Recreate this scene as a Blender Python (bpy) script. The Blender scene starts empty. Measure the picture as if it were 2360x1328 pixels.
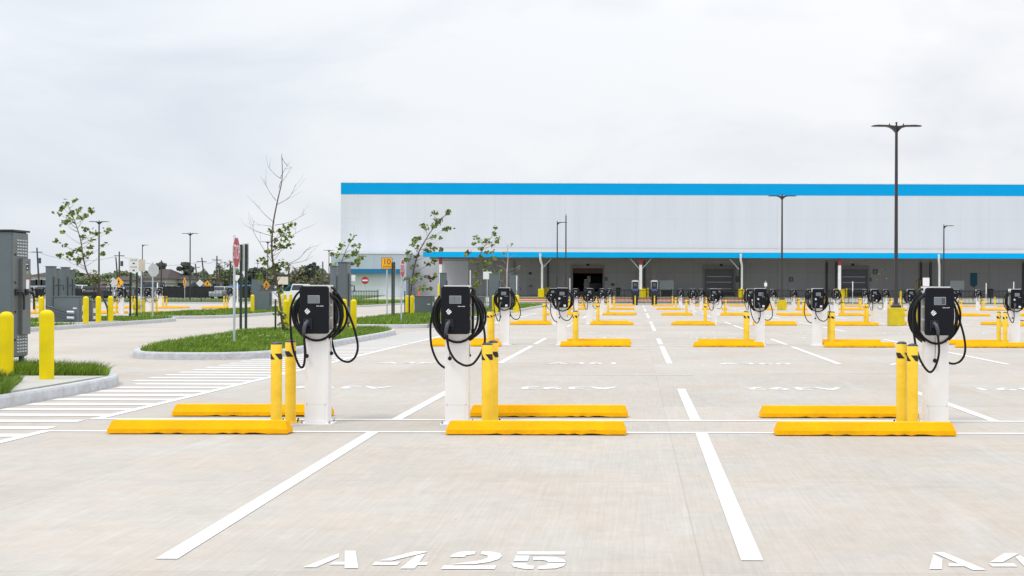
import bpy, math, random
import numpy as np
from mathutils import Vector, Matrix

random.seed(7)
rng = np.random.default_rng(7)
PI = math.pi
sc = bpy.context.scene
COL = sc.collection

# ------------------------------------------------------------------ camera
F = 2650.0      # focal length in photo pixels (2360 wide)
H = 1.48        # eye height
HX, HY = 1465.0, 667.0   # point straight ahead, in photo pixels
ROLL = 0.0027
cam = bpy.data.cameras.new('camera')
cam.sensor_width = 36.0
cam.lens = 36.0 * F / 2360.0
cam.shift_x = (1180.0 - HX) / 2360.0
cam.shift_y = (HY - 664.0) / 2360.0
cam.clip_start = 0.1
cam.clip_end = 6000
camo = bpy.data.objects.new('camera', cam)
COL.objects.link(camo)
camo.location = (0, 0, H)
camo.rotation_euler = (PI / 2, -ROLL, 0)
sc.camera = camo

# ------------------------------------------------------------------ light
SUN_EL, SUN_AZ = math.radians(58), math.radians(-140)   # high, behind the camera and to the left
w = bpy.data.worlds.new('World')
sc.world = w
w.use_nodes = True
nt = w.node_tree
for n in list(nt.nodes):
    nt.nodes.remove(n)
def N(t, tp, **kw):
    n = t.nodes.new(tp)
    for k, v in kw.items():
        setattr(n, k, v)
    return n
out = N(nt, 'ShaderNodeOutputWorld')
bg = N(nt, 'ShaderNodeBackground')
sky = N(nt, 'ShaderNodeTexSky', sky_type='NISHITA')
sky.sun_disc = False
sky.sun_elevation = SUN_EL
sky.sun_rotation = SUN_AZ
tc = N(nt, 'ShaderNodeTexCoord')
sep = N(nt, 'ShaderNodeSeparateXYZ')
nt.links.new(tc.outputs['Generated'], sep.inputs[0])
# cloud layer: project direction on a plane high above
mp = N(nt, 'ShaderNodeMapping')
mp.inputs['Scale'].default_value = (1.9, 1.9, 5.0)
mp.inputs['Location'].default_value = (0.35, 0.2, 0.15)
nt.links.new(tc.outputs['Generated'], mp.inputs[0])
n1 = N(nt, 'ShaderNodeTexNoise')
n1.inputs['Scale'].default_value = 2.1
n1.inputs['Detail'].default_value = 7
n1.inputs['Roughness'].default_value = 0.52
n1.inputs['Distortion'].default_value = 0.4
nt.links.new(mp.outputs[0], n1.inputs[0])
cr = N(nt, 'ShaderNodeValToRGB')
cr.color_ramp.elements[0].position = 0.33
cr.color_ramp.elements[0].color = (0.80, 0.83, 0.885, 1)
cr.color_ramp.elements[1].position = 0.60
cr.color_ramp.elements[1].color = (0.975, 0.982, 0.995, 1)
nt.links.new(n1.outputs['Fac'], cr.inputs[0])
# left side of the sky a little greyer-blue, right a little whiter
grx = N(nt, 'ShaderNodeMapRange')
grx.inputs['From Min'].default_value = -0.55
grx.inputs['From Max'].default_value = 0.30
grx.inputs['To Min'].default_value = 0.0
grx.inputs['To Max'].default_value = 1.0
nt.links.new(sep.outputs['X'], grx.inputs['Value'])
tint = N(nt, 'ShaderNodeMix', data_type='RGBA')
tint.inputs[6].default_value = (0.925, 0.96, 0.995, 1)
tint.inputs[7].default_value = (1.015, 1.012, 1.01, 1)
nt.links.new(grx.outputs[0], tint.inputs[0])
mulc = N(nt, 'ShaderNodeMix', data_type='RGBA', blend_type='MULTIPLY')
mulc.inputs[0].default_value = 1.0
nt.links.new(cr.outputs[0], mulc.inputs[6])
nt.links.new(tint.outputs[2], mulc.inputs[7])
# overcast sky: brighter towards the zenith
zr = N(nt, 'ShaderNodeMapRange')
zr.inputs['From Min'].default_value = 0.0
zr.inputs['From Max'].default_value = 1.0
zr.inputs['To Min'].default_value = 0.97
zr.inputs['To Max'].default_value = 2.45
zp = N(nt, 'ShaderNodeMath', operation='POWER')
zp.inputs[1].default_value = 2.0
zmx = N(nt, 'ShaderNodeMath', operation='MAXIMUM')
zmx.inputs[1].default_value = 0.0
nt.links.new(sep.outputs['Z'], zmx.inputs[0])
nt.links.new(zmx.outputs[0], zp.inputs[0])
nt.links.new(zp.outputs[0], zr.inputs['Value'])
scl = N(nt, 'ShaderNodeVectorMath', operation='SCALE')
nt.links.new(mulc.outputs[2], scl.inputs[0])
nt.links.new(zr.outputs[0], scl.inputs['Scale'])
skm = N(nt, 'ShaderNodeVectorMath', operation='SCALE')
skm.inputs['Scale'].default_value = 0.9
nt.links.new(sky.outputs[0], skm.inputs[0])
mixs = N(nt, 'ShaderNodeMix', data_type='RGBA')
mixs.inputs[0].default_value = 0.93
nt.links.new(skm.outputs[0], mixs.inputs[6])
cl10 = N(nt, 'ShaderNodeVectorMath', operation='SCALE')
cl10.inputs['Scale'].default_value = 10.0
nt.links.new(scl.outputs[0], cl10.inputs[0])
nt.links.new(cl10.outputs[0], mixs.inputs[7])
nt.links.new(mixs.outputs[2], bg.inputs['Color'])
bg.inputs['Strength'].default_value = 0.10
nt.links.new(bg.outputs[0], out.inputs[0])

sl = bpy.data.lights.new('sun', 'SUN')
sl.energy = 1.1
sl.angle = math.radians(14)
sl.color = (1.0, 0.96, 0.90)
so = bpy.data.objects.new('sun', sl)
COL.objects.link(so)
so.location = (0, 0, 60)
# direction to sun: az measured from +Y clockwise
sd = Vector((math.sin(SUN_AZ) * math.cos(SUN_EL), math.cos(SUN_AZ) * math.cos(SUN_EL), math.sin(SUN_EL)))
so.rotation_euler = sd.to_track_quat('Z', 'Y').to_euler()

sc.view_settings.view_transform = 'Standard'
sc.view_settings.look = 'None'
sc.view_settings.exposure = 0.0
sc.view_settings.gamma = 1.0
sc.view_settings.use_curve_mapping = False

# ------------------------------------------------------------------ helpers
def unroll(px, py):
    dx, dy = px - HX, py - HY
    return dx + ROLL * dy, dy - ROLL * dx
def W(px, py, Y):
    """world point that photo pixel (px,py) shows at depth Y"""
    dx, dy = unroll(px, py)
    return (dx * Y / F, Y, H - dy * Y / F)
def G(px, py, z=0.0):
    dx, dy = unroll(px, py)
    Y = (H - z) * F / dy
    return (dx * Y / F, Y)
def hgt(X, Y):
    t = min(max((Y - 118.0) / 28.0, 0), 1) * 0.7
    return t * min(max((X + 42.0) / 8.0, 0), 1)

def tag(o, label=None, cat=None, group=None, kind=None):
    if label: o['label'] = label
    if cat: o['category'] = cat
    if group: o['group'] = group
    if kind: o['kind'] = kind
    return o
def empty(name, loc=(0, 0, 0), rz=0.0):
    o = bpy.data.objects.new(name, None)
    o.empty_display_size = 0.2
    o.location = loc
    o.rotation_euler = (0, 0, rz)
    COL.objects.link(o)
    return o
def thing(name, label, cat, loc=(0, 0, 0), rz=0.0, group=None):
    return tag(empty(name, loc, rz), label, cat, group)
CHILD = {}
def copy_tree(o, parent=None):
    c = o.copy()
    COL.objects.link(c)
    if parent:
        c.parent = parent
        CHILD.setdefault(parent.name, []).append(c)
    for ch in CHILD.get(o.name, []):
        copy_tree(ch, c)
    return c

class MB:
    def __init__(s):
        s.v = []; s.f = []; s.sm = []
    def add(s, vs, fs, smooth=False):
        b = len(s.v)
        s.v += [tuple(p) for p in vs]
        s.f += [tuple(i + b for i in f) for f in fs]
        s.sm += [smooth] * len(fs)
        return s
    def box(s, x0, x1, y0, y1, z0, z1):
        vs = [(x0, y0, z0), (x1, y0, z0), (x1, y1, z0), (x0, y1, z0), (x0, y0, z1), (x1, y0, z1), (x1, y1, z1), (x0, y1, z1)]
        return s.add(vs, [(3, 2, 1, 0), (4, 5, 6, 7), (0, 1, 5, 4), (1, 2, 6, 5), (2, 3, 7, 6), (3, 0, 4, 7)])
    def cbox(s, cx, cy, cz, sx, sy, sz, rz=0.0, b=0.0):
        """box with chamfered edges, rotated about z"""
        hx, hy, hz = sx / 2, sy / 2, sz / 2
        if b <= 0:
            m = MB().box(-hx, hx, -hy, hy, -hz, hz)
        else:
            pl = rrect(-hx, hx, -hy, hy, b, 1)
            m = MB().loft([[(x, y, -hz) for x, y in shrink(pl, hx, hy, b)], [(x, y, -hz + b) for x, y in pl],
                           [(x, y, hz - b) for x, y in pl], [(x, y, hz) for x, y in shrink(pl, hx, hy, b)]])
        c, q = math.cos(rz), math.sin(rz)
        return s.add([(cx + x * c - y * q, cy + x * q + y * c, cz + z) for x, y, z in m.v], m.f)
    def loft(s, rings, caps=True, smooth=False, closed=True):
        n = len(rings[0])
        vs = [p for r in rings for p in r]
        fs = []
        for k in range(len(rings) - 1):
            for i in range(n if closed else n - 1):
                j = (i + 1) % n
                fs.append((k * n + i, k * n + j, (k + 1) * n + j, (k + 1) * n + i))
        s.add(vs, fs, smooth)
        if caps:
            s.add(rings[0], [tuple(range(n - 1, -1, -1))])
            s.add(rings[-1], [tuple(range(n))])
        return s
    def prism(s, poly, z0, z1):
        return s.loft([[(x, y, z0) for x, y in poly], [(x, y, z1) for x, y in poly]])
    def prism_y(s, poly, y0, y1):
        """poly in (x,z), extruded along y"""
        return s.loft([[(x, y1, z) for x, z in poly], [(x, y0, z) for x, z in poly]])
    def prism_x(s, poly, x0, x1):
        """poly in (y,z), extruded along x"""
        return s.loft([[(x0, y, z) for y, z in poly], [(x1, y, z) for y, z in poly]])
    def tube(s, path, r, seg=8, caps=True, smooth=True):
        P = [Vector(p) for p in path]
        n = len(P)
        R = r if hasattr(r, '__len__') else [r] * n
        rings = []
        t0 = (P[1] - P[0]).normalized()
        up = Vector((0, 0, 1)) if abs(t0.z) < 0.9 else Vector((1, 0, 0))
        a = t0.cross(up).normalized()
        for i in range(n):
            t = (P[min(i + 1, n - 1)] - P[max(i - 1, 0)])
            t = t.normalized() if t.length > 1e-9 else t0
            a = (a - t * a.dot(t))
            a = a.normalized() if a.length > 1e-6 else t.orthogonal().normalized()
            b = t.cross(a)
            rings.append([tuple(P[i] + (a * math.cos(2 * PI * k / seg) + b * math.sin(2 * PI * k / seg)) * R[i]) for k in range(seg)])
        return s.loft(rings, caps, smooth)
    def cyl(s, x, y, z0, z1, r, seg=16, r2=None):
        r2 = r if r2 is None else r2
        return s.loft([[(x + r * math.cos(2 * PI * k / seg), y + r * math.sin(2 * PI * k / seg), z0) for k in range(seg)],
                       [(x + r2 * math.cos(2 * PI * k / seg), y + r2 * math.sin(2 * PI * k / seg), z1) for k in range(seg)]], True, True)
    def lathe(s, x, y, prof, seg=18, smooth=True):
        """prof: list of (r,z)"""
        rings = [[(x + r * math.cos(2 * PI * k / seg), y + r * math.sin(2 * PI * k / seg), z) for k in range(seg)] for r, z in prof]
        return s.loft(rings, True, smooth)
    def build(s, name, mat, parent=None, loc=None):
        me = bpy.data.meshes.new(name)
        me.from_pydata(s.v, [], s.f)
        me.polygons.foreach_set('use_smooth', s.sm)
        me.materials.append(mat)
        me.update()
        o = bpy.data.objects.new(name, me)
        COL.objects.link(o)
        if loc: o.location = loc
        if parent:
            o.parent = parent
            CHILD.setdefault(parent.name, []).append(o)
        return o

def rrect(x0, x1, y0, y1, r, n=4):
    pts = []
    for cx, cy, a0 in ((x1 - r, y0 + r, -PI / 2), (x1 - r, y1 - r, 0), (x0 + r, y1 - r, PI / 2), (x0 + r, y0 + r, PI)):
        for k in range(n + 1):
            a = a0 + k * PI / 2 / n
            pts.append((cx + r * math.cos(a), cy + r * math.sin(a)))
    return pts
def shrink(pl, hx, hy, b):
    fx, fy = (hx - b) / hx, (hy - b) / hy
    return [(x * fx, y * fy) for x, y in pl]
def spline(pts, n=6, closed=False):
    P = [Vector(p) for p in pts]
    m = len(P)
    out = []
    rngk = range(m) if closed else range(m - 1)
    for i in rngk:
        if closed:
            p0, p1, p2, p3 = P[(i - 1) % m], P[i], P[(i + 1) % m], P[(i + 2) % m]
        else:
            p0, p1, p2, p3 = P[max(i - 1, 0)], P[i], P[i + 1], P[min(i + 2, m - 1)]
        for k in range(n):
            t = k / n
            out.append(tuple(0.5 * ((2 * p1) + (p2 - p0) * t + (2 * p0 - 5 * p1 + 4 * p2 - p3) * t * t + (3 * p1 - p0 - 3 * p2 + p3) * t ** 3)))
    if not closed: out.append(tuple(P[-1]))
    return out
def inset(poly, d):
    n = len(poly)
    area = sum(poly[i][0] * poly[(i + 1) % n][1] - poly[(i + 1) % n][0] * poly[i][1] for i in range(n))
    sg = 1 if area > 0 else -1
    res = []
    for i in range(n):
        a, b, c = Vector(poly[i - 1]), Vector(poly[i]), Vector(poly[(i + 1) % n])
        t = (c - a).normalized()
        nrm = Vector((-t.y, t.x)) * sg
        res.append((b.x + nrm.x * d, b.y + nrm.y * d))
    return res

def math_node(t, op, a, b=None, c=None):
    n = N(t, 'ShaderNodeMath', operation=op)
    for i, v in enumerate((a, b, c)):
        if v is None: continue
        if isinstance(v, (int, float)): n.inputs[i].default_value = v
        else: t.links.new(v, n.inputs[i])
    return n.outputs[0]

# ------------------------------------------------------------------ materials
MATS = {}
def mat(name, col, rough=0.6, metal=0.0, var=0.08, scale=3.0, bump=0.0, bscale=60.0, spec=0.5, stretch=None, hue=None, coat=0.0):
    if name in MATS: return MATS[name]
    m = bpy.data.materials.new(name)
    m.use_nodes = True
    t = m.node_tree
    p = t.nodes['Principled BSDF']
    p.inputs['Roughness'].default_value = rough
    p.inputs['Metallic'].default_value = metal
    p.inputs['Specular IOR Level'].default_value = spec
    if coat: p.inputs['Coat Weight'].default_value = coat
    co = N(t, 'ShaderNodeTexCoord')
    mpn = N(t, 'ShaderNodeMapping')
    t.links.new(co.outputs['Object'], mpn.inputs[0])
    if stretch: mpn.inputs['Scale'].default_value = stretch
    nz = N(t, 'ShaderNodeTexNoise')
    nz.inputs['Scale'].default_value = scale
    nz.inputs['Detail'].default_value = 6
    nz.inputs['Roughness'].default_value = 0.6
    t.links.new(mpn.outputs[0], nz.inputs[0])
    r = N(t, 'ShaderNodeValToRGB')
    c2 = hue if hue else col
    r.color_ramp.elements[0].position = 0.3
    r.color_ramp.elements[0].color = (*[max(0, c * (1 - var)) for c in c2], 1)
    r.color_ramp.elements[1].position = 0.7
    r.color_ramp.elements[1].color = (*[min(1, c * (1 + var)) for c in col], 1)
    t.links.new(nz.outputs['Fac'], r.inputs[0])
    t.links.new(r.outputs[0], p.inputs['Base Color'])
    if bump:
        nb = N(t, 'ShaderNodeTexNoise')
        nb.inputs['Scale'].default_value = bscale
        nb.inputs['Detail'].default_value = 4
        t.links.new(co.outputs['Object'], nb.inputs[0])
        bp = N(t, 'ShaderNodeBump')
        bp.inputs['Strength'].default_value = bump
        bp.inputs['Distance'].default_value = 0.01
        t.links.new(nb.outputs['Fac'], bp.inputs['Height'])
        t.links.new(bp.outputs[0], p.inputs['Normal'])
    MATS[name] = m
    return m

def concrete_mat():
    m = bpy.data.materials.new('broomed_concrete')
    m.use_nodes = True
    t = m.node_tree
    p = t.nodes['Principled BSDF']
    p.inputs['Roughness'].default_value = 0.85
    p.inputs['Specular IOR Level'].default_value = 0.25
    co = N(t, 'ShaderNodeTexCoord')
    sp = N(t, 'ShaderNodeSeparateXYZ')
    t.links.new(co.outputs['Object'], sp.inputs[0])
    X, Y = sp.outputs['X'], sp.outputs['Y']
    def noise(scale, detail=5, st=(1, 1, 1), loc=(0, 0, 0), rough=0.6, rot=0.0):
        mpn = N(t, 'ShaderNodeMapping')
        mpn.inputs['Scale'].default_value = st
        mpn.inputs['Location'].default_value = loc
        mpn.inputs['Rotation'].default_value = (0, 0, rot)
        t.links.new(co.outputs['Object'], mpn.inputs[0])
        nz = N(t, 'ShaderNodeTexNoise')
        nz.inputs['Scale'].default_value = scale
        nz.inputs['Detail'].default_value = detail
        nz.inputs['Roughness'].default_value = rough
        t.links.new(mpn.outputs[0], nz.inputs[0])
        return nz.outputs['Fac']
    def ramp(v, p0, c0, p1, c1):
        r = N(t, 'ShaderNodeValToRGB')
        r.color_ramp.elements[0].position = p0; r.color_ramp.elements[0].color = (*c0, 1)
        r.color_ramp.elements[1].position = p1; r.color_ramp.elements[1].color = (*c1, 1)
        t.links.new(v, r.inputs[0])
        return r.outputs[0]
    def mix(fac, a, b, bt='MIX'):
        n = N(t, 'ShaderNodeMix', data_type='RGBA', blend_type=bt)
        for k, v in ((0, fac), (6, a), (7, b)):
            if isinstance(v, (int, float)): n.inputs[k].default_value = v
            elif isinstance(v, tuple): n.inputs[k].default_value = (*v, 1)
            else: t.links.new(v, n.inputs[k])
        return n.outputs[2]
    base = ramp(noise(0.35, 6), 0.34, (0.432, 0.400, 0.358), 0.66, (0.480, 0.455, 0.420))
    warm = ramp(noise(0.9, 4, loc=(5, 3, 0)), 0.33, (0.985, 1.0, 1.005), 0.68, (1.045, 0.99, 0.94))
    c = mix(1.0, base, warm, 'MULTIPLY')
    mott = ramp(noise(5.0, 6, st=(1, 1, 1), loc=(2, 9, 0), rough=0.7), 0.3, (0.93, 0.93, 0.93), 0.7, (1.055, 1.055, 1.055))
    c = mix(1.0, c, mott, 'MULTIPLY')
    # broom texture along the drive direction plus a fainter cross direction
    broom = ramp(noise(3.0, 5, st=(16, 0.35, 1), rough=0.8, rot=0.10), 0.3, (0.88, 0.88, 0.88), 0.7, (1.09, 1.09, 1.09))
    c = mix(0.8, c, broom, 'MULTIPLY')
    # dark streaks / puddle stains stretched across
    stain = ramp(noise(0.8, 6, st=(0.6, 1.6, 1), loc=(14, 7, 0), rough=0.7), 0.58, (1, 1, 1), 0.76, (0.89, 0.90, 0.91))
    c = mix(1.0, c, stain, 'MULTIPLY')
    # pale tyre dust along the drive lanes
    dust = ramp(noise(0.9, 6, st=(3.0, 0.35, 1), loc=(3, 1, 0), rough=0.65), 0.58, (0, 0, 0), 0.75, (1, 1, 1))
    c = mix(math_node(t, 'MULTIPLY', dust, 0.35), c, (0.55, 0.55, 0.55))
    # slab-to-slab tone
    ix = math_node(t, 'FLOOR', math_node(t, 'DIVIDE', math_node(t, 'SUBTRACT', X, 0.35), 4.57))
    iy = math_node(t, 'FLOOR', math_node(t, 'DIVIDE', math_node(t, 'SUBTRACT', Y, 0.30), 2.85))
    wn = N(t, 'ShaderNodeTexWhiteNoise', noise_dimensions='2D')
    cb = N(t, 'ShaderNodeCombineXYZ')
    t.links.new(ix, cb.inputs[0]); t.links.new(iy, cb.inputs[1])
    t.links.new(cb.outputs[0], wn.inputs['Vector'])
    sv = math_node(t, 'MULTIPLY_ADD', wn.outputs['Value'], 0.07, 0.965)
    svc = N(t, 'ShaderNodeCombineXYZ')
    for i in range(3): t.links.new(sv, svc.inputs[i])
    c = mix(1.0, c, svc.outputs[0], 'MULTIPLY')
    # sawn joints
    fx = math_node(t, 'FRACT', math_node(t, 'DIVIDE', math_node(t, 'SUBTRACT', X, 0.35), 4.57))
    fy = math_node(t, 'FRACT', math_node(t, 'DIVIDE', math_node(t, 'SUBTRACT', Y, 0.30), 2.85))
    jx = math_node(t, 'LESS_THAN', fx, 0.0022)
    jy = math_node(t, 'LESS_THAN', fy, 0.0042)
    j = math_node(t, 'MAXIMUM', jx, jy)
    c = mix(math_node(t, 'MULTIPLY', j, 0.24), c, (0.2, 0.19, 0.18))
    fine = ramp(noise(9.0, 4, st=(1.2, 9, 1), rough=0.85, rot=-0.06), 0.3, (0.93, 0.93, 0.93), 0.7, (1.05, 1.05, 1.05))
    c = mix(0.8, c, fine, 'MULTIPLY')
    # specks
    vo = N(t, 'ShaderNodeTexVoronoi')
    vo.inputs['Scale'].default_value = 1.7
    t.links.new(co.outputs['Object'], vo.inputs[0])
    spk = math_node(t, 'LESS_THAN', vo.outputs['Distance'], 0.022)
    c = mix(math_node(t, 'MULTIPLY', spk, 0.55), c, (0.12, 0.11, 0.10))
    t.links.new(c, p.inputs['Base Color'])
    bp = N(t, 'ShaderNodeBump')
    bp.inputs['Strength'].default_value = 0.25
    bp.inputs['Distance'].default_value = 0.004
    t.links.new(noise(40, 4, st=(1, 0.3, 1)), bp.inputs['Height'])
    t.links.new(bp.outputs[0], p.inputs['Normal'])
    return m

M_CONC = concrete_mat()
M_ROADC = mat('smooth_concrete', (0.50, 0.475, 0.445), 0.85, var=0.05, scale=0.6, bump=0.2, bscale=30)
def paint_mat():
    m = mat('white_road_paint', (0.70, 0.70, 0.71), 0.65, var=0.05, scale=9, bump=0.15)
    t = m.node_tree; p = t.nodes['Principled BSDF']
    src = p.inputs['Base Color'].links[0].from_socket
    co = N(t, 'ShaderNodeTexCoord')
    nz = N(t, 'ShaderNodeTexNoise'); nz.inputs['Scale'].default_value = 14; nz.inputs['Detail'].default_value = 8; nz.inputs['Roughness'].default_value = 0.75
    nz2 = N(t, 'ShaderNodeTexNoise'); nz2.inputs['Scale'].default_value = 0.8; nz2.inputs['Detail'].default_value = 3
    for n_ in (nz, nz2): t.links.new(co.outputs['Object'], n_.inputs[0])
    f = math_node(t, 'MULTIPLY_ADD', nz2.outputs['Fac'], 0.5, nz.outputs['Fac'])
    mr = N(t, 'ShaderNodeMapRange'); mr.inputs['From Min'].default_value = 0.83; mr.inputs['From Max'].default_value = 0.98; mr.inputs['To Max'].default_value = 0.75
    t.links.new(f, mr.inputs['Value'])
    mx = N(t, 'ShaderNodeMix', data_type='RGBA'); mx.inputs[7].default_value = (0.47, 0.45, 0.42, 1)
    t.links.new(mr.outputs[0], mx.inputs[0]); t.links.new(src, mx.inputs[6]); t.links.new(mx.outputs[2], p.inputs['Base Color'])
    return m
M_PAINT = paint_mat()
M_KERB = mat('kerb_concrete', (0.48, 0.495, 0.52), 0.8, var=0.14, scale=9, bump=0.9, bscale=18)
M_PAD = mat('pad_concrete', (0.46, 0.45, 0.42), 0.85, var=0.08, scale=2, bump=0.3)
M_STOP = mat('wheel_stop_yellow', (0.92, 0.455, 0.001), 0.7, spec=0.12, var=0.05, scale=5, bump=0.6, bscale=30, hue=(0.84, 0.40, 0.004))
def scuff(m, c, sc_=9.0, lo=0.60, hi=0.70, amt=0.5):
    t = m.node_tree; p = t.nodes['Principled BSDF']
    src = p.inputs['Base Color'].links[0].from_socket
    co = N(t, 'ShaderNodeTexCoord'); mp_ = N(t, 'ShaderNodeMapping'); mp_.inputs['Scale'].default_value = (0.5, 1, 2)
    oi = N(t, 'ShaderNodeObjectInfo'); ad = N(t, 'ShaderNodeVectorMath', operation='ADD')
    t.links.new(co.outputs['Object'], mp_.inputs[0]); t.links.new(mp_.outputs[0], ad.inputs[0]); t.links.new(oi.outputs['Location'], ad.inputs[1])
    nz = N(t, 'ShaderNodeTexNoise'); nz.inputs['Scale'].default_value = sc_; nz.inputs['Detail'].default_value = 9; nz.inputs['Roughness'].default_value = 0.75
    t.links.new(ad.outputs[0], nz.inputs[0])
    mr = N(t, 'ShaderNodeMapRange'); mr.inputs['From Min'].default_value = lo; mr.inputs['From Max'].default_value = hi; mr.inputs['To Max'].default_value = amt
    t.links.new(nz.outputs['Fac'], mr.inputs['Value'])
    mx = N(t, 'ShaderNodeMix', data_type='RGBA'); mx.inputs[7].default_value = (*c, 1)
    t.links.new(mr.outputs[0], mx.inputs[0]); t.links.new(src, mx.inputs[6]); t.links.new(mx.outputs[2], p.inputs['Base Color'])
scuff(M_STOP, (0.35, 0.17, 0.03), 7.0, 0.62, 0.72, 0.6)
M_GAPSHADE = mat('wheel_stop_gap_shade', (0.05, 0.04, 0.03), 0.9)  # near-black that paints the shade beneath the stops
M_BOLY = mat('bollard_yellow', (0.90, 0.60, 0.045), 0.4, spec=0.35, var=0.05, scale=4, hue=(0.80, 0.51, 0.02))
M_LEMON = mat('lemon_yellow', (0.80, 0.62, 0.001), 0.5, spec=0.2, var=0.05, scale=3, hue=(0.70, 0.56, 0.004))
M_BASEY = mat('pole_base_yellow', (0.60, 0.47, 0.006), 0.7, var=0.12, scale=4, bump=0.4)
M_BLACK = mat('black_plastic', (0.012, 0.013, 0.017), 0.42, var=0.15, scale=40)
M_COVER = mat('charger_cover', (0.007, 0.0085, 0.013), 0.6, var=0.12, scale=60, spec=0.18)
M_RUB = mat('cable_rubber', (0.006, 0.006, 0.007), 0.5, var=0.1, scale=20, spec=0.25)
M_GUN = mat('connector_grey', (0.055, 0.065, 0.085), 0.4)
M_BAND = mat('band_black', (0.012, 0.012, 0.012), 0.5)
M_CAPB = mat('bollard_cap', (0.035, 0.045, 0.06), 0.35)
M_PED = mat('pedestal_white', (0.82, 0.82, 0.825), 0.4, var=0.02, scale=5)
M_STEEL = mat('brushed_steel', (0.45, 0.44, 0.42), 0.35, metal=0.8, var=0.15, scale=20)
M_GALV = mat('galvanised_steel', (0.50, 0.56, 0.62), 0.45, metal=0.3, var=0.1, scale=12)
scuff(M_PED, (0.50, 0.47, 0.42), 5.0, 0.62, 0.75, 0.15)
scuff(M_BOLY, (0.45, 0.30, 0.08), 8.0, 0.64, 0.74, 0.35)
scuff(M_KERB, (0.26, 0.25, 0.23), 4.0, 0.55, 0.72, 0.5)
scuff(M_LEMON, (0.45, 0.36, 0.05), 5.0, 0.62, 0.75, 0.35)
M_SCREEN = mat('screen_grey', (0.16, 0.18, 0.21), 0.25, var=0.12, scale=90)
M_SCRD = mat('screen_dark', (0.07, 0.08, 0.10), 0.2)
M_SCRF = mat('screen_frame', (0.33, 0.35, 0.38), 0.35)
M_WHITE = mat('white_print', (0.85, 0.85, 0.85), 0.5)
M_STICK = mat('white_sticker', (0.85, 0.86, 0.87), 0.4)
M_CAB = mat('cabinet_grey', (0.118, 0.145, 0.165), 0.5, var=0.06, scale=3, bump=0.1)
M_CABD = mat('cabinet_door', (0.135, 0.150, 0.155), 0.45, var=0.06, scale=3, bump=0.1)
M_LOUV = mat('louvre_metal', (0.42, 0.46, 0.48), 0.4, metal=0.2)
M_RED = mat('sign_red', (0.42, 0.028, 0.045), 0.4, var=0.05)
M_SIGNW = mat('sign_white', (0.80, 0.80, 0.81), 0.4, var=0.03)
M_SIGNB = mat('sign_back_aluminium', (0.55, 0.57, 0.58), 0.4, metal=0.2)
M_SIGNY = mat('sign_yellow', (0.88, 0.40, 0.01), 0.45, var=0.05)
M_SIGNK = mat('sign_black', (0.01, 0.01, 0.01), 0.5)
M_GPOST = mat('green_post', (0.012, 0.03, 0.02), 0.5)
M_LAMP = mat('bronze_pole', (0.030, 0.026, 0.028), 0.45)
M_FENCE = mat('fence_black', (0.010, 0.010, 0.012), 0.5)
M_SCRFAB = mat('fence_screen', (0.012, 0.013, 0.022), 0.8, var=0.4, scale=1.2)
M_GRASS = mat('grass_blades', (0.195, 0.300, 0.016), 0.6, var=0.3, scale=2.2, hue=(0.085, 0.170, 0.012))
M_TURF = mat('turf', (0.11, 0.200, 0.015), 0.9, var=0.25, scale=3, bump=0.8, bscale=40, hue=(0.055, 0.12, 0.012))
M_MULCH = mat('mulch', (0.17, 0.07, 0.035), 0.9, var=0.3, scale=8)
M_LEAF = mat('young_leaves', (0.19, 0.25, 0.03), 0.5, var=0.3, scale=9, hue=(0.065, 0.10, 0.015))
M_LEAFB = mat('brown_leaves', (0.12, 0.06, 0.03), 0.6, var=0.3, scale=6)
M_BARK = mat('young_bark', (0.10, 0.075, 0.062), 0.8, var=0.25, scale=14)
M_BARKP = mat('pale_bark', (0.42, 0.36, 0.33), 0.8, var=0.2, scale=14)
M_FTREE = [mat('far_foliage_%d' % i, c, 0.8, var=0.3, scale=0.5, hue=tuple(v * 0.7 for v in c)) for i, c in enumerate([(0.14, 0.185, 0.095), (0.19, 0.205, 0.11), (0.085, 0.110, 0.075), (0.21, 0.19, 0.135)])]
M_WALLW = None

# ------------------------------------------------------------------ ground
def sheet(name, xs, ys, m, off=0.0, kind='structure', parent=None, flat=False):
    b = MB()
    nx, ny = len(xs), len(ys)
    vs = [(x, y, (0 if flat else hgt(x, y)) + off) for y in ys for x in xs]
    fs = [(j * nx + i, j * nx + i + 1, (j + 1) * nx + i + 1, (j + 1) * nx + i) for j in range(ny - 1) for i in range(nx - 1)]
    o = b.add(vs, fs).build(name, m, parent)
    if kind: o['kind'] = kind
    return o
sheet('ground', [-3000, -300, -42, -34, 300, 3000], [-60, 0, 118, 146, 400, 5000], M_CONC)
M_FIELD = mat('far_field', (0.10, 0.12, 0.05), 0.95, var=0.3, scale=0.1)
sheet('field', [-3000, -300, -60], [192, 600, 5000], M_FIELD, 0.01)

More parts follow.
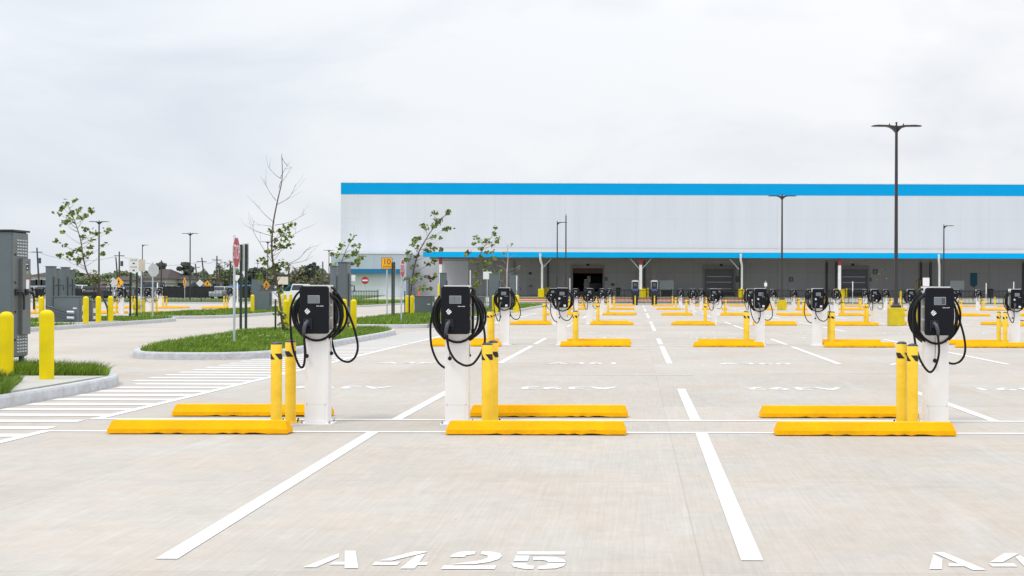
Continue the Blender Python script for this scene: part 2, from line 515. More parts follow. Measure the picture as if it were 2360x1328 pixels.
# grass blades as stuff --------------------------------------------------
def in_poly(x, y, poly):
    n = len(poly)
    c = np.zeros(len(x), bool)
    j = n - 1
    for i in range(n):
        xi, yi = poly[i][:2]; xj, yj = poly[j][:2]
        cond = ((yi > y) != (yj > y))
        with np.errstate(divide='ignore', invalid='ignore'):
            xx = (xj - xi) * (y - yi) / (yj - yi + 1e-12) + xi
        c ^= cond & (x < xx)
        j = i
    return c
def grass(name, poly, dens, h0, h1, wid, z0, lean=(0.3, 0.1), keep=None, label=None, zf=None):
    xs = [p[0] for p in poly]; ys = [p[1] for p in poly]
    area = (max(xs) - min(xs)) * (max(ys) - min(ys))
    n = int(area * dens)
    x = rng.uniform(min(xs), max(xs), n); y = rng.uniform(min(ys), max(ys), n)
    k = in_poly(x, y, poly)
    if keep is not None: k &= keep(x, y)
    # tufts: thin out by smooth noise
    x, y = x[k], y[k]
    tuft = 0.5 + 0.5 * np.sin(x * 5.1 + 1.7 * np.sin(y * 3.3)) * np.sin(y * 4.3 + 1.3 * np.sin(x * 2.9))
    n = len(x)
    hh = rng.uniform(h0, h1, n) * (0.62 + 0.55 * tuft)
    ang = rng.uniform(0, 2 * PI, n)
    dx, dy = np.cos(ang), np.sin(ang)
    lx = lean[0] * hh + rng.normal(0, 0.35, n) * hh
    ly = lean[1] * hh + rng.normal(0, 0.35, n) * hh
    z = np.full(n, z0) if zf is None else zf(x, y) + z0
    wv = wid * rng.uniform(0.6, 1.3, n)
    V = np.empty((n, 5, 3))
    V[:, 0] = np.stack([x - dx * wv, y - dy * wv, z - 0.01], 1)
    V[:, 1] = np.stack([x + dx * wv, y + dy * wv, z - 0.01], 1)
    V[:, 2] = np.stack([x + lx * .4 + dx * wv * .8, y + ly * .4 + dy * wv * .8, z + hh * .6], 1)
    V[:, 3] = np.stack([x + lx * .4 - dx * wv * .8, y + ly * .4 - dy * wv * .8, z + hh * .6], 1)
    V[:, 4] = np.stack([x + lx, y + ly, z + hh], 1)
    V = V.reshape(-1, 3)
    me = bpy.data.meshes.new(name)
    me.vertices.add(len(V)); me.vertices.foreach_set('co', V.ravel())
    base = (np.arange(n) * 5)[:, None]
    loops = (base + np.array([[0, 1, 2, 3, 3, 2, 4]])).ravel()
    me.loops.add(len(loops)); me.loops.foreach_set('vertex_index', loops)
    me.polygons.add(2 * n)
    st = (np.arange(n) * 7)[:, None] + np.array([[0, 4]])
    me.polygons.foreach_set('loop_start', st.ravel())
    me.update(calc_edges=True)
    me.validate()
    me.materials.append(M_GRASS)
    o = bpy.data.objects.new(name, me)
    COL.objects.link(o)
    tag(o, label, 'grass', kind='stuff')
    return o

def island(poly, nsp=4, kerb_w=0.15, kh=0.15, pad=None):
    P = [tuple(p[:2]) for p in spline([(x, y, 0) for x, y in poly], nsp, True)]
    a, b, c = P, inset(P, 0.03), inset(P, kerb_w)
    m = MB()
    rings = [[(x, y, -0.02) for x, y in a], [(x, y, kh - 0.03) for x, y in inset(P, 0.012)], [(x, y, kh) for x, y in b], [(x, y, kh + 0.002) for x, y in c], [(x, y, kh - 0.04) for x, y in inset(P, kerb_w + 0.005)]]
    m.loft(rings, caps=False, smooth=False)
    o = m.build('kerb', M_KERB); o['kind'] = 'structure'
    mm = MB()
    inn = inset(P, kerb_w + 0.004)
    mm.add([(x, y, kh - 0.02) for x, y in inn], [tuple(range(len(inn)))])
    o = mm.build('turf_base', M_TURF); o['kind'] = 'structure'
    return inn

KR = 2.0
isl1 = [(-7.75, 4), (-7.75, 9), (-7.75, 14), (-7.72, 16.2), (-7.9, 17.6), (-8.7, 18.6), (-10, 18.9), (-11.6, 18.4), (-12.3, 16), (-12.3, 10), (-12.3, 4)]
isl2 = [(-7.62, 26), (-7.75, 24.5), (-8.5, 23.75), (-9.8, 23.75), (-10.6, 24.3), (-11.2, 26), (-11.7, 29), (-12.1, 33), (-12.3, 36.5), (-11.4, 38.8), (-9.5, 39.3), (-8.0, 38.0), (-7.62, 35.5), (-7.62, 30)]
isl3 = [(-7.65, 45), (-7.8, 43.4), (-8.6, 42.7), (-10.2, 42.7), (-11.4, 43.3), (-12.2, 45), (-12.3, 60), (-12.3, 80), (-12.2, 98), (-11, 100), (-9, 100), (-7.8, 98.5), (-7.65, 80), (-7.65, 60)]
islA = [(-20.3, 38), (-20.3, 44), (-20.3, 49), (-20.7, 51.8), (-22.4, 53), (-24.6, 52.5), (-25.6, 50), (-25.6, 44), (-25.6, 38), (-25, 35.5), (-23, 34.6), (-21, 35.4)]
islB = [(-20.1, 62), (-20.2, 58), (-20.8, 56), (-22.4, 55), (-24.4, 55.6), (-25.4, 58), (-25.6, 66), (-25.6, 76), (-25.2, 82), (-23, 84), (-20.8, 82.6), (-20.1, 78), (-20.1, 70)]
islC = [(-21.6, 94), (-22.2, 91.6), (-24.4, 91), (-27, 92.5), (-30, 100), (-31, 110), (-29, 116.5), (-25, 117), (-22.2, 115), (-21.7, 105)]
g1 = island(isl1); g2 = island(isl2); g3 = island(isl3); gA = island(islA); gB = island(islB); gC = island(islC)

# pad beside the near cabinet
pm = MB().box(-9.85, -7.93, 14.6, 17.2, 0.10, 0.165)
o = pm.build('concrete_pad', M_PAD); o['kind'] = 'structure'
pmA = MB().box(-22.9, -20.5, 42.2, 46.0, 0.10, 0.165)
o = pmA.build('concrete_pad', M_PAD); o['kind'] = 'structure'
notpad = lambda x, y: (y > 17.25) | ((x < -7.9 - (y - 14.5) * 0.45) & (y < 16.3))
grass('grass', g1, 2800, 0.11, 0.23, 0.0045, 0.13, (0.35, -0.1), lambda x, y: notpad(x, y) & (y > 12) & (x > -11.5), 'long green grass round the near grey cabinet')
grass('grass', g2, 700, 0.07, 0.15, 0.0065, 0.13, (0.25, 0), None, 'mown green grass on the island with the stop sign')
grass('grass', g3, 170, 0.10, 0.18, 0.013, 0.13, (0.2, 0), lambda x, y: (y < 75) | (x > -10.5), 'green grass on the long island beside the rows of chargers')
grass('grass', gA, 170, 0.09, 0.15, 0.012, 0.13, (0.2, 0), lambda x, y: ~((x > -22.85) & (y > 42.3) & (y < 45.9)), 'green grass on the island with the transformer and yellow bollards')
grass('grass', gB, 150, 0.10, 0.17, 0.014, 0.13, (0.2, 0), None, 'green grass on the island behind the stop sign')
grass('grass', gC, 80, 0.12, 0.20, 0.02, 0.13, (0.2, 0), None, 'green grass on the far island before the blue striped annex')
# wildflowers on the islands
fl = MB()
for _ in range(46):
    if _ < 30: x, y = random.uniform(-10.8, -8.4), random.uniform(26.5, 33)
    else: x, y = random.uniform(-10.5, -8.2), random.uniform(44, 52)
    z = 0.25 + random.uniform(0, 0.05); r = 0.014
    for k in range(3):
        a = k * PI / 3 + random.random()
        fl.add([(x - r * math.cos(a), y - r * math.sin(a), z), (x + r * math.cos(a), y + r * math.sin(a), z), (x + r * math.cos(a), y + r * math.sin(a), z + r), (x - r * math.cos(a), y - r * math.sin(a), z + r)], [(0, 1, 2, 3)])
o = fl.build('wildflowers', mat('flower_cream', (0.75, 0.75, 0.5), 0.6)); tag(o, 'tiny pale wildflowers scattered in the island grass', 'flowers', kind='stuff')

# far verge: kerb, grass, pavement, red kerbs
XV = [-120, -42, -34, 140]
def verge(name, x0, x1, y0, y1, m, off):
    xs = sorted(set([x0, x1] + [v for v in (-42, -34) if x0 < v < x1]))
    ys = sorted(set([y0, y1] + [v for v in (118, 146) if y0 < v < y1]))
    return sheet(name, xs, ys, m, off)
mk = MB().box(-19.5, 90, 110.5, 110.7, -0.02, 0.15); o = mk.build('kerb', M_KERB); o['kind'] = 'structure'
mk = MB().box(-120, -26.5, 110.5, 110.7, -0.02, 0.15); o = mk.build('kerb', M_KERB); o['kind'] = 'structure'
verge('grass_verge', -19.5, 90, 110.7, 121.0, M_TURF, 0.05)
verge('mulch_strip', -120, -31, 116.5, 121.5, M_MULCH, 0.03)
verge('pavement', -120, -26.5, 110.7, 116.5, M_ROADC, 0.03)
verge('grass_verge', -120, -31, 121.5, 160, M_TURF, 0.05)
verge('grass_verge', -14.0, 14.5, 131.5, 136.2, M_TURF, 0.02)
verge('grass_verge', -34, -22, 118, 128, M_TURF, 0.05)
M_REDK = mat('red_kerb_paint', (0.55, 0.05, 0.05), 0.6, var=0.15, scale=4)
for yy in (124.5, 130.2):
    mk = MB()
    z = hgt(0, yy)
    mk.box(-13.5, 14.3, yy, yy + 0.9, z - 0.1, z + 0.10)
    o = mk.build('red_kerb', M_REDK); o['kind'] = 'structure'
grass('grass', [(-19.4, 110.8), (60, 110.8), (60, 113.6), (-19.4, 113.6)], 45, 0.10, 0.2, 0.03, 0.05, (0.1, 0), None, 'green grass along the far kerb before the black fence')

# ------------------------------------------------------------------ painted markings
ROW = [12.55 + 17.95 * k for k in range(6)]
LX0, PIT = -6.08, 3.38
pl = MB(); ZP = 0.004
def rect(m, x0, x1, y0, y1, z=ZP):
    m.add([(x0, y0, z), (x1, y0, z), (x1, y1, z), (x0, y1, z)], [(0, 1, 2, 3)])
cr1 = MB(); cr2 = MB()
for k, Y in enumerate(ROW):
    near0 = Y - (6.28 if k == 0 else 7.6)
    if k == 2: rect(pl, LX0 - 0.06, LX0 + 0.06, 40.9, Y + 4)
    for n in range(0 if k > 2 or k == 0 else 1, 13):
        x = LX0 + PIT * n
        dxn = {1: 0.145, 2: -0.04}.get(n, 0) if k == 0 else 0
        pl.add([(x + dxn - 0.06, near0, ZP), (x + dxn + 0.06, near0, ZP), (x + 0.06, Y - 0.74, ZP), (x - 0.06, Y - 0.74, ZP)], [(0, 1, 2, 3)])
        if k < 5:
            rect(pl, x - 0.06, x + 0.06, Y + 0.46, Y + (4.55 if k == 0 else 4.0))
    rect(cr1, LX0 - 0.06, 36, Y - 0.735, Y - 0.64, ZP)
    if k < 5:
        rect(cr1, LX0 - 0.06, 36, Y + 0.36, Y + 0.46, ZP)
rect(cr1, -1.75, 0.98, 19.8, 19.86)
rect(cr1, 2.35, 5.5, 20.4, 20.44)
o = pl.build('parking_lines', M_PAINT); o['kind'] = 'structure'
o = cr1.build('row_lines', M_PAINT); o['kind'] = 'structure'
# edge line and hatching west of the stalls
hm = MB()
rect(hm, LX0 - 0.06, LX0 + 0.06, 17.11, 39.5)
y = 8.9
while y < 39.5:
    x0 = -7.70
    if 18.0 < y < 24.6: x0 = -8.0
    rect(hm, x0 if y < 39 else -7.5, LX0 - 0.065, y, y + 0.24)
    y += 0.62
o = hm.build('hatched_walkway', M_PAINT); o['kind'] = 'structure'

# stall numbers: stencil glyphs drawn from ground coordinates
GL = {
 'A': [[(65, 248), (345, 138), (362, 132), (362, 165), (170, 248)], [(280, 226), (322, 203), (408, 203), (408, 226)], [(410, 111), (498, 111), (522, 255), (408, 255)]],
 '4': [[(690, 193), (985, 117), (1087, 117), (1085, 123), (795, 193)], [(635, 228), (660, 203), (868, 203), (842, 228)], [(865, 258), (1000, 150), (1072, 136), (1025, 205), (1097, 205), (1088, 228), (1008, 228), (985, 258)]],
 '2': [[(1275, 163), (1300, 140), (1345, 122), (1400, 117), (1490, 118), (1480, 140), (1415, 148), (1395, 163)],
       [(1540, 117), (1620, 118), (1690, 132), (1705, 155), (1680, 180), (1600, 205), (1480, 222), (1275, 225), (1400, 208), (1530, 190), (1585, 172), (1590, 155), (1575, 146), (1530, 140)],
       [(1200, 262), (1225, 233), (1658, 233), (1645, 262)]],
 '5': [[(1835, 118), (2228, 118), (2225, 143), (1828, 143)], [(1820, 150), (1935, 150), (1918, 195), (1803, 195)],
       [(1965, 163), (2050, 160), (2150, 165), (2215, 182), (2232, 207), (2085, 207), (2080, 196), (2040, 187), (1962, 187)],
       [(2085, 213), (2232, 213), (2215, 238), (2150, 257), (2000, 263), (2010, 240), (2070, 230)], [(1780, 215), (1905, 215), (1918, 230), (1972, 237), (1962, 263), (1880, 260), (1800, 243)]],
}
def ground_glyph(poly): return [G(680 + x / 3.576, 1240 + y / 3.576) for x, y in poly]
def number_mesh(chars, dx, dy):
    m = MB()
    for ch in chars:
        for pg in GL[ch]:
            q = ground_glyph(pg)
            m.add([(x + dx, y + dy, ZP) for x, y in q][::-1], [tuple(range(len(q)))])
    return m
o = number_mesh('A425', 0, 0).build('stall_number', M_PAINT); o['kind'] = 'structure'
m = number_mesh('A42', 3.315, 0)
for pg in GL['4']:
    q = ground_glyph(pg)
    m.add([(x + 3.315 + 0.89, y, ZP) for x, y in q][::-1], [tuple(range(len(q)))])
o = m.build('stall_number', M_PAINT); o['kind'] = 'structure'

def text_mesh(txt, size=1.0, extrude=0.0, sx=1.0, sy=1.0, space=1.0, offset=0.0):
    cu = bpy.data.curves.new('t', 'FONT')
    cu.body = txt; cu.size = size; cu.align_x = 'CENTER'; cu.align_y = 'CENTER'; cu.extrude = extrude; cu.space_character = space; cu.resolution_u = 3; cu.offset = offset
    to = bpy.data.objects.new('t', cu)
    COL.objects.link(to)
    dg = bpy.context.evaluated_depsgraph_get(); dg.update()
    me = bpy.data.meshes.new_from_object(to.evaluated_get(dg))
    bpy.data.objects.remove(to); bpy.data.curves.remove(cu)
    vs = [(v.co.x * sx, v.co.y * sy, v.co.z) for v in me.vertices]
    fs = [tuple(p.vertices) for p in me.polygons]
    bpy.data.meshes.remove(me)
    return vs, fs
def floor_text(txt, X, Y, rot):
    vs, fs = text_mesh(txt, 0.52, 0, 1.2, 1.15, 1.12, 0.014)
    c = -1 if rot else 1
    m = MB().add([(X + c * x, Y + c * y, ZP) for x, y, z in vs], fs)
    o = m.build('stall_number', M_PAINT); o['kind'] = 'structure'
cx = lambda n: LX0 + PIT * (n + 0.5)
for txt, n, Y, r in (('A361', 1, 22.9, 0), ('A360', 2, 22.9, 0), ('A359', 3, 22.9, 0), ('A393', 1, 17.2, 1), ('A392', 2, 17.2, 1), ('A391', 3, 17.2, 1), ('A362', 0, 22.9, 0), ('A394', 0, 17.2, 1),
                     ('A297', 1, 39.3, 0), ('A296', 2, 39.3, 0), ('A295', 3, 39.3, 0), ('A298', 0, 39.3, 0), ('A294', 4, 39.3, 0), ('A293', 5, 39.3, 0),
                     ('A329', 1, 35.2, 1), ('A328', 2, 35.2, 1), ('A327', 3, 35.2, 1), ('A326', 4, 35.2, 1), ('A233', 1, 56.9, 0), ('A232', 2, 56.9, 0)):
    floor_text(txt, cx(n), Y, r)

# ------------------------------------------------------------------ charging stations
def rr_plate(cx, cz, w_, h_, y0, y1, r, ch=0.006, n=5):
    """rounded plate facing -y between y0 (front) and y1"""
    base = rrect(-w_ / 2, w_ / 2, -h_ / 2, h_ / 2, r, n)
    sm = shrink(base, w_ / 2, h_ / 2, ch)
    dirn = 1 if y1 > y0 else -1
    rings = [[(cx + x, y1, cz + z) for x, z in base], [(cx + x, y0 + dirn * ch, cz + z) for x, z in base], [(cx + x, y0, cz + z) for x, z in sm]]
    if dirn < 0: rings = [r_[::-1] for r_ in rings]
    return MB().loft(rings)
def emblem(cx, y, cz, s):
    """lozenge of three slanted interlocked S strips"""
    m = MB()
    strips = [[(-1.0, 0.10), (-0.25, 0.95), (0.0, 1.0), (0.2, 0.85), (-0.55, 0.0), (-0.6, -0.18), (-0.85, -0.05)],
              [(-0.75, -0.35), (-0.45, -0.22), (0.12, 0.45), (0.45, 0.62), (0.75, 0.45), (0.55, 0.35), (-0.20, -0.45), (-0.35, -0.75), (-0.55, -0.6)],
              [(-0.25, -0.95), (0.0, -1.0), (0.7, -0.35), (1.0, -0.1), (0.85, 0.2), (0.45, 0.05), (-0.1, -0.6)]]
    for st in strips:
        p = [(cx + a * s, cz + b * s) for a, b in st]
        m.prism_y(p, y, y + 0.001)
    return m
def mk_charger(var, near, label=None, loc=(0, 0, 0)):
    R = thing('charging_station', label, 'charging station', loc)
    S = 715.0 if var != 'C' else 697.0
    cxz = {'A': 332, 'B': 377, 'C': 525}[var]
    bz = {'A': 1218, 'B': 1218, 'C': 1195}[var]
    par = {'A': 0.024, 'B': 0.034, 'C': -0.028}[var]
    def P(zx, zy, y):       # enlarged-crop pixel to local, at local depth y
        f = (12.55 + y) / 12.55
        return (((zx - cxz) / S) * f - par * (y / -0.155) * -1, y, (bz - zy) / S)
    # pedestal
    m = MB()
    m.prism([(x, y) for x, y in rrect(-0.128, 0.128, -0.075, 0.075, 0.006, 2)], 0.012, 1.49)
    ped = m.build('pedestal', M_PED, R)
    if near:
        m = MB()
        m.prism([(x, y) for x, y in rrect(-0.110, 0.110, -0.078, -0.0752, 0.001, 1)], 0.216, 0.915)
        m.prism([(x, y) for x, y in rrect(-0.092, 0.092, -0.0795, -0.0752, 0.001, 1)], 0.02, 0.208)
        m.prism([(x, y) for x, y in rrect(-0.110, 0.110, 0.0752, 0.078, 0.001, 1)], 0.03, 0.915)
        m.build('access_panel', M_PED, ped)
        for x in (-0.102, 0.102):
            for z in (0.222, 0.908): MB().lathe(x, -0.0805, [(0.0045, z - 0.004), (0.0045, z + 0.004)], 8).build('screw', M_STEEL, ped)
    m = MB().prism(rrect(-0.178, 0.178, -0.125, 0.125, 0.02, 3), 0, 0.012)
    bp = m.build('base_plate', M_PED, R)
    if near:
        for x in (-0.15, 0.15):
            for y in (-0.1, 0.1):
                MB().cyl(x, y, 0.012, 0.03, 0.012, 6).cyl(x, y, 0.03, 0.045, 0.006, 6).build('anchor_bolt', M_STEEL, bp)
    # body between the two covers
    m = MB().prism([(x, y) for x, y in rrect(-0.130, 0.130, -0.132, 0.132, 0.008, 2)], 1.0, 1.519)
    hs = m.build('housing', M_PED, R)
    for sx in (-1, 1):
        if near:
            for z in (1.06, 1.20, 1.34):
                MB().cbox(sx * 0.140, -0.03, z + 0.03, 0.022, 0.10, 0.118, 0, 0.004).cbox(sx * 0.139, -0.085, z + 0.03, 0.012, 0.02, 0.132, 0, 0.003).build('cable_bracket', M_STEEL, hs)
        else:
            MB().cbox(sx * 0.140, -0.03, 1.23, 0.022, 0.10, 0.40, 0, 0.004).build('cable_bracket', M_STEEL, hs)
    for sgn in (1, -1):
        if sgn == -1 and not near:
            pass
        yf, yb = -0.185 * sgn, -0.136 * sgn
        c = rr_plate(0, 1.2475, 0.308, 0.515, yf, yb, 0.03, 0.006).build('cover', M_COVER, R)
        if sgn == 1:
            rr_plate(0.0, 1.362, 0.128, 0.086, -0.1875, -0.1852, 0.003, 0.001, 1).build('screen_frame', M_SCRF, c)
            rr_plate(-0.002, 1.362, 0.118, 0.076, -0.1895, -0.1876, 0.002, 0.001, 1).build('screen', M_SCREEN, c)
            if var == 'A': MB().box(-0.006, -0.003, -0.1905, -0.1896, 1.326, 1.398).build('screen_seam', M_SCRD, c)
            if var == 'C': MB().box(0.018, 0.055, -0.1905, -0.1896, 1.328, 1.396).build('screen_panel', M_SCRD, c)
            emblem(-0.068, -0.1866, 1.232, 0.031).build('emblem', M_WHITE, c)
            m = MB(); x = 0.030
            random.seed(3)
            for k in range(13):
                wd = random.uniform(0.0035, 0.006)
                if k != 6:
                    m.box(x, x + wd, -0.1858, -0.1849, 1.287, 1.2925)
                    if k % 3 == 0: m.box(x, x + 0.0015, -0.1858, -0.1849, 1.2926, 1.297)
                x += wd + 0.0012
            m.build('small_lettering', M_WHITE, c)
            # socket recess
            m = MB()
            X0, X1, Z0, Z1 = -0.108, -0.018, 1.02, 1.155
            m.box(X0, X1, -0.197, -0.1852, Z1 - 0.012, Z1); m.box(X0, X0 + 0.01, -0.197, -0.1852, Z0 + 0.02, Z1 - 0.013); m.box(X1 - 0.01, X1, -0.197, -0.1852, Z0 + 0.02, Z1 - 0.013)
            m.cbox((X0 + X1) / 2, -0.19, 1.105, 0.066, 0.012, 0.066, 0, 0.004)
            so_ = m.build('socket', M_BLACK, c)
            tipx = -0.092 if var != 'C' else -0.030
            m = MB()
            m.tube([(-0.063, -0.19, 1.125), (-0.063 + (tipx + 0.063) * .35, -0.235, 1.10), (-0.063 + (tipx + 0.063) * .75, -0.245, 1.05), (tipx, -0.232, 0.995)], [0.021, 0.022, 0.020, 0.016], 12)
            cn = m.build('connector', M_GUN, R)
            m = MB().tube([(tipx - 0.003, -0.232, 1.005), (tipx, -0.228, 0.965)], [0.020, 0.013], 10)
            m.build('strain_relief', M_BLACK, cn)
            if not near:
                rr_plate(0.072, 1.043, 0.058, 0.05, -0.1872, -0.1852, 0.006, 0.0008, 2).build('sticker', M_STICK, c)
                rr_plate(0.072, 1.040, 0.014, 0.010, -0.1882, -0.1873, 0.002, 0.0004, 1).build('sticker_print', M_GUN, c)
    # cable coils round the body, front set and rear set
    cc = {'A': (0.0, 1.182, 0.252, 0.282), 'B': (-0.004, 1.19, 0.252, 0.275), 'C': (-0.020, 1.19, 0.245, 0.292)}[var]
    seg = 40 if near else 22
    ts = 8 if near else 5
    rad = 0.0125
    for side, y0 in ((0, -0.105), (1, 0.06)):
        m = MB(); pts = []
        turns = 3
        for k in range(seg * turns + 1):
            a = PI / 2 + 2 * PI * k / seg
            tt = k / (seg * turns)
            j = math.sin(a * 1.0 + tt * 5) * 0.008
            wob = (1.0 - 0.115 * math.sin(tt * PI * 2.2 + side)) if True else 1
            pts.append((cc[0] + cc[2] * wob * math.cos(a) + 0.012 * math.sin(3 * tt), y0 + 0.085 * tt * (1 if side == 0 else 1) + j, cc[1] + (cc[3] * (1.0 - 0.06 * math.cos(tt * 9 + side))) * math.sin(a) - 0.012 * (math.sin(a) < 0) * tt))
        m.tube(pts, rad, ts)
        m.build('coiled_cable', M_RUB, R)
    # hanging cables
    if var == 'A':
        tip = (-0.092, -0.228, 0.975)
        plug = [(250, 515), (252, 570), (270, 640), (310, 705), (360, 740), (405, 752), (455, 735), (505, 670), (535, 600), (545, 540), (530, 430), (505, 320), (450, 215)]
        ys = [-0.22, -0.21, -0.21, -0.21, -0.2, -0.2, -0.19, -0.17, -0.15, -0.13, -0.11, -0.1, -0.09]
        rear = [(190, 215), (145, 300), (122, 420), (118, 520), (128, 620), (160, 710), (200, 765), (250, 790), (310, 770), (350, 690), (370, 560)]
        balls = [(270, 700, -0.12, 0.023), (428, 682, 0.02, 0.015)]
    elif var == 'B':
        plug = [(278, 500), (276, 560), (281, 640), (280, 700), (272, 750), (258, 770), (235, 755), (210, 700), (182, 610), (168, 500), (162, 380), (172, 290), (205, 215), (245, 175)]
        ys = [-0.22, -0.21, -0.21, -0.2, -0.2, -0.2, -0.19, -0.18, -0.16, -0.14, -0.12, -0.11, -0.1, -0.09]
        rear = [(490, 160), (550, 240), (610, 360), (650, 470), (678, 590), (676, 660), (650, 715), (605, 742), (550, 725), (505, 675), (482, 600), (470, 520)]
        balls = [(292, 684, -0.12, 0.023), (480, 668, 0.02, 0.022)]
    else:
        plug = [(532, 520), (540, 570), (540, 640), (528, 700), (505, 755), (475, 780), (440, 755), (400, 690), (372, 610), (356, 520), (347, 420), (352, 320), (385, 240)]
        ys = [-0.22, -0.21, -0.21, -0.2, -0.2, -0.2, -0.19, -0.18, -0.17, -0.15, -0.13, -0.11, -0.1]
        rear = [(640, 210), (690, 320), (722, 420), (748, 510), (762, 600), (752, 670), (720, 715), (675, 732), (630, 722), (585, 690), (560, 600)]
        balls = [(515, 697, -0.12, 0.024)]
    n_ = 5 if near else 2
    path = spline([P(a, b, y) for (a, b), y in zip(plug, ys)], n_)
    MB().tube(path, rad, ts).build('plug_cable', M_RUB, R)
    path = spline([P(a, b, 0.05 + 0.10 * min(1, i / 4)) for i, (a, b) in enumerate(rear)], n_)
    MB().tube(path, rad, ts).build('plug_cable', M_RUB, R)
    for bx, by, yy, r in balls:
        m = MB()
        px_, _, pz = P(bx, by, yy)
        m.lathe(px_, yy, [(r * 0.25, pz - r), (r * .8, pz - r * .6), (r, pz), (r * .8, pz + r * .6), (r * .3, pz + r)], 10)
        m.tube([(px_, yy, pz + r * .5), (px_ - 0.004, yy - 0.03, pz + 0.12), (px_ - 0.012, yy - 0.05, 0.98)], 0.003, 4)
        m.build('socket_cap', M_RUB, R)
    # rear hook visible beside the cover
    m = MB()
    hx = 0.165 if var != 'C' else -0.165
    m.tube([(hx * .8, 0.03, 1.49), (hx, 0.03, 1.485), (hx * 1.12, 0.03, 1.46), (hx * 1.1, 0.03, 1.42)], 0.016, 7)
    m.build('cable_hook', M_BLACK, R)
    return R

# ------------------------------------------------------------------ wheel stops and bollards
def mk_stop():
    m = MB()
    L, wb, wt, h = 0.915, 0.095, 0.055, 0.135
    def ring(x, sc_): return [(x, -wb, 0.012), (x, wb, 0.012), (x, wb, 0.055), (x, wt, h * sc_), (x, -wt, h * sc_), (x, -wb, 0.055)]
    xs = [-L, -L + 0.045]; rings = []
    e = [(-L, -wb * .95, 0.012), (-L, wb * .95, 0.012), (-L + 0.004, wb * .95, 0.05), (-L + 0.034, wt * .92, h - 0.004), (-L + 0.034, -wt * .92, h - 0.004), (-L + 0.004, -wb * .95, 0.05)]
    rings.append(e)
    rings.append([(-L + 0.008, -wb, 0.010), (-L + 0.008, wb, 0.010), (-L + 0.012, wb, 0.055), (-L + 0.042, wt, h), (-L + 0.042, -wt, h), (-L + 0.012, -wb, 0.055)])
    n = 26
    for k in range(1, n):
        x = -L + 0.062 + (2 * L - 0.124) * k / n
        j = random.choice([0, 0.003, 0.006, 0.012, 0.002])
        rings.append([(x, -wb + j * .3, 0.008 + j), (x, wb, 0.008 + j), (x, wb, 0.055), (x, wt, h), (x, -wt, h), (x, -wb, 0.055)])
    rings.append([(-x_, y_, z_) for x_, y_, z_ in rings[1]])
    rings.append([(-x_, y_, z_) for x_, y_, z_ in rings[0]])
    m.loft([r[::-1] for r in rings])
    return m
stop_mb = mk_stop()
def make_stop():
    o = stop_mb.build('wheel_stop', M_STOP)
    MB().box(-0.89, 0.89, -0.075, 0.075, 0.0, 0.010).build('gap_shade_strip', M_GAPSHADE, o)  # dark strip standing in for contact shade in the gap under the stop
    return o
def make_bollard(far=False):
    R = empty('pipe_bollard')
    seg = 28 if not far else 10
    r, h = 0.058, 0.885
    m = MB().lathe(0, 0, [(r, 0.01), (r, h - 0.004), (r * .96, h)], seg)
    p = m.build('pipe', M_BOLY, R)
    m = MB().lathe(0, 0, [(r * .97, h), (r * .98, h + 0.006), (r * .8, h + 0.018), (r * .4, h + 0.026), (0.002, h + 0.028)], seg)
    m.build('cap', M_CAPB, R)
    # black slanted patches of the hazard band
    m = MB()
    z0, z1 = h - 0.158, h - 0.096
    rb = r + 0.0022
    for q in range(3):
        a0 = q * 2 * PI / 3
        n, nz_ = 8, 7; vs = []
        for i in range(n + 1):
            for j in range(nz_ + 1):
                a = a0 + i / n * 1.3 + (1 - j / nz_) * 0.85
                vs.append((rb * math.cos(a), rb * math.sin(a), z0 + (z1 - z0) * j / nz_))
        q_ = nz_ + 1
        m.add(vs, [(i * q_ + j, (i + 1) * q_ + j, (i + 1) * q_ + j + 1, i * q_ + j + 1) for i in range(n) for j in range(nz_)], True)
    m.build('hazard_band', M_BAND, R)
    m = MB().cbox(0, 0, 0.005, 0.2, 0.2, 0.010, 0, 0.003)
    b = m.build('base_plate', M_BOLY, R)
    if not far:
        for x in (-0.08, 0.08):
            for y in (-0.08, 0.08): MB().cyl(x, y, 0.01, 0.035, 0.009, 6).build('anchor_bolt', M_BLACK, b)
    return R

ORD = ['first', 'second', 'third', 'fourth', 'fifth', 'sixth', 'seventh', 'eighth', 'ninth', 'tenth', 'eleventh', 'twelfth', 'thirteenth']
ROWN = ['front', 'second', 'third', 'fourth', 'fifth', 'sixth']
chg = {}
chargers_placed = []
protoN = {v: None for v in 'ABC'}
lab1 = ['black charger on white post, left of the front row, cable drooping each side',
        'black charger on white post in the front row, middle one behind wheel stop',
        'black charger on white post at right of front row, cable looped before post']
pos1 = [(-3.476, 'B'), (-1.948, 'A'), (3.286, 'C')]
for (x, v), lb in zip(pos1, lab1):
    R = mk_charger(v, True, lb, (x, ROW[0] + 0.05, 0))
    R['group'] = 'charging stations in rows across the car park'
protos = {}
def far_charger(v, x, y, label, rz=0.0, z=0.0):
    if v not in protos:
        protos[v] = mk_charger(v, False)
        R = protos[v]
    else:
        R = copy_tree(protos[v])
    R.location = (x, y, z)
    R.rotation_euler = (0, 0, rz)
    tag(R, label, 'charging station', 'charging stations in rows across the car park')
    return R
stop0 = None
def put_stop(x, y, label, rz=0.0, group='yellow wheel stops at the heads of the stalls'):
    global stop0
    if stop0 is None: stop0 = make_stop(); o = stop0
    else: o = copy_tree(stop0)
    o.location = (x, y, 0); o.rotation_euler = (0, 0, rz + random.uniform(-0.004, 0.004))
    tag(o, label, 'wheel stop', group)
    return o
bol0 = {}
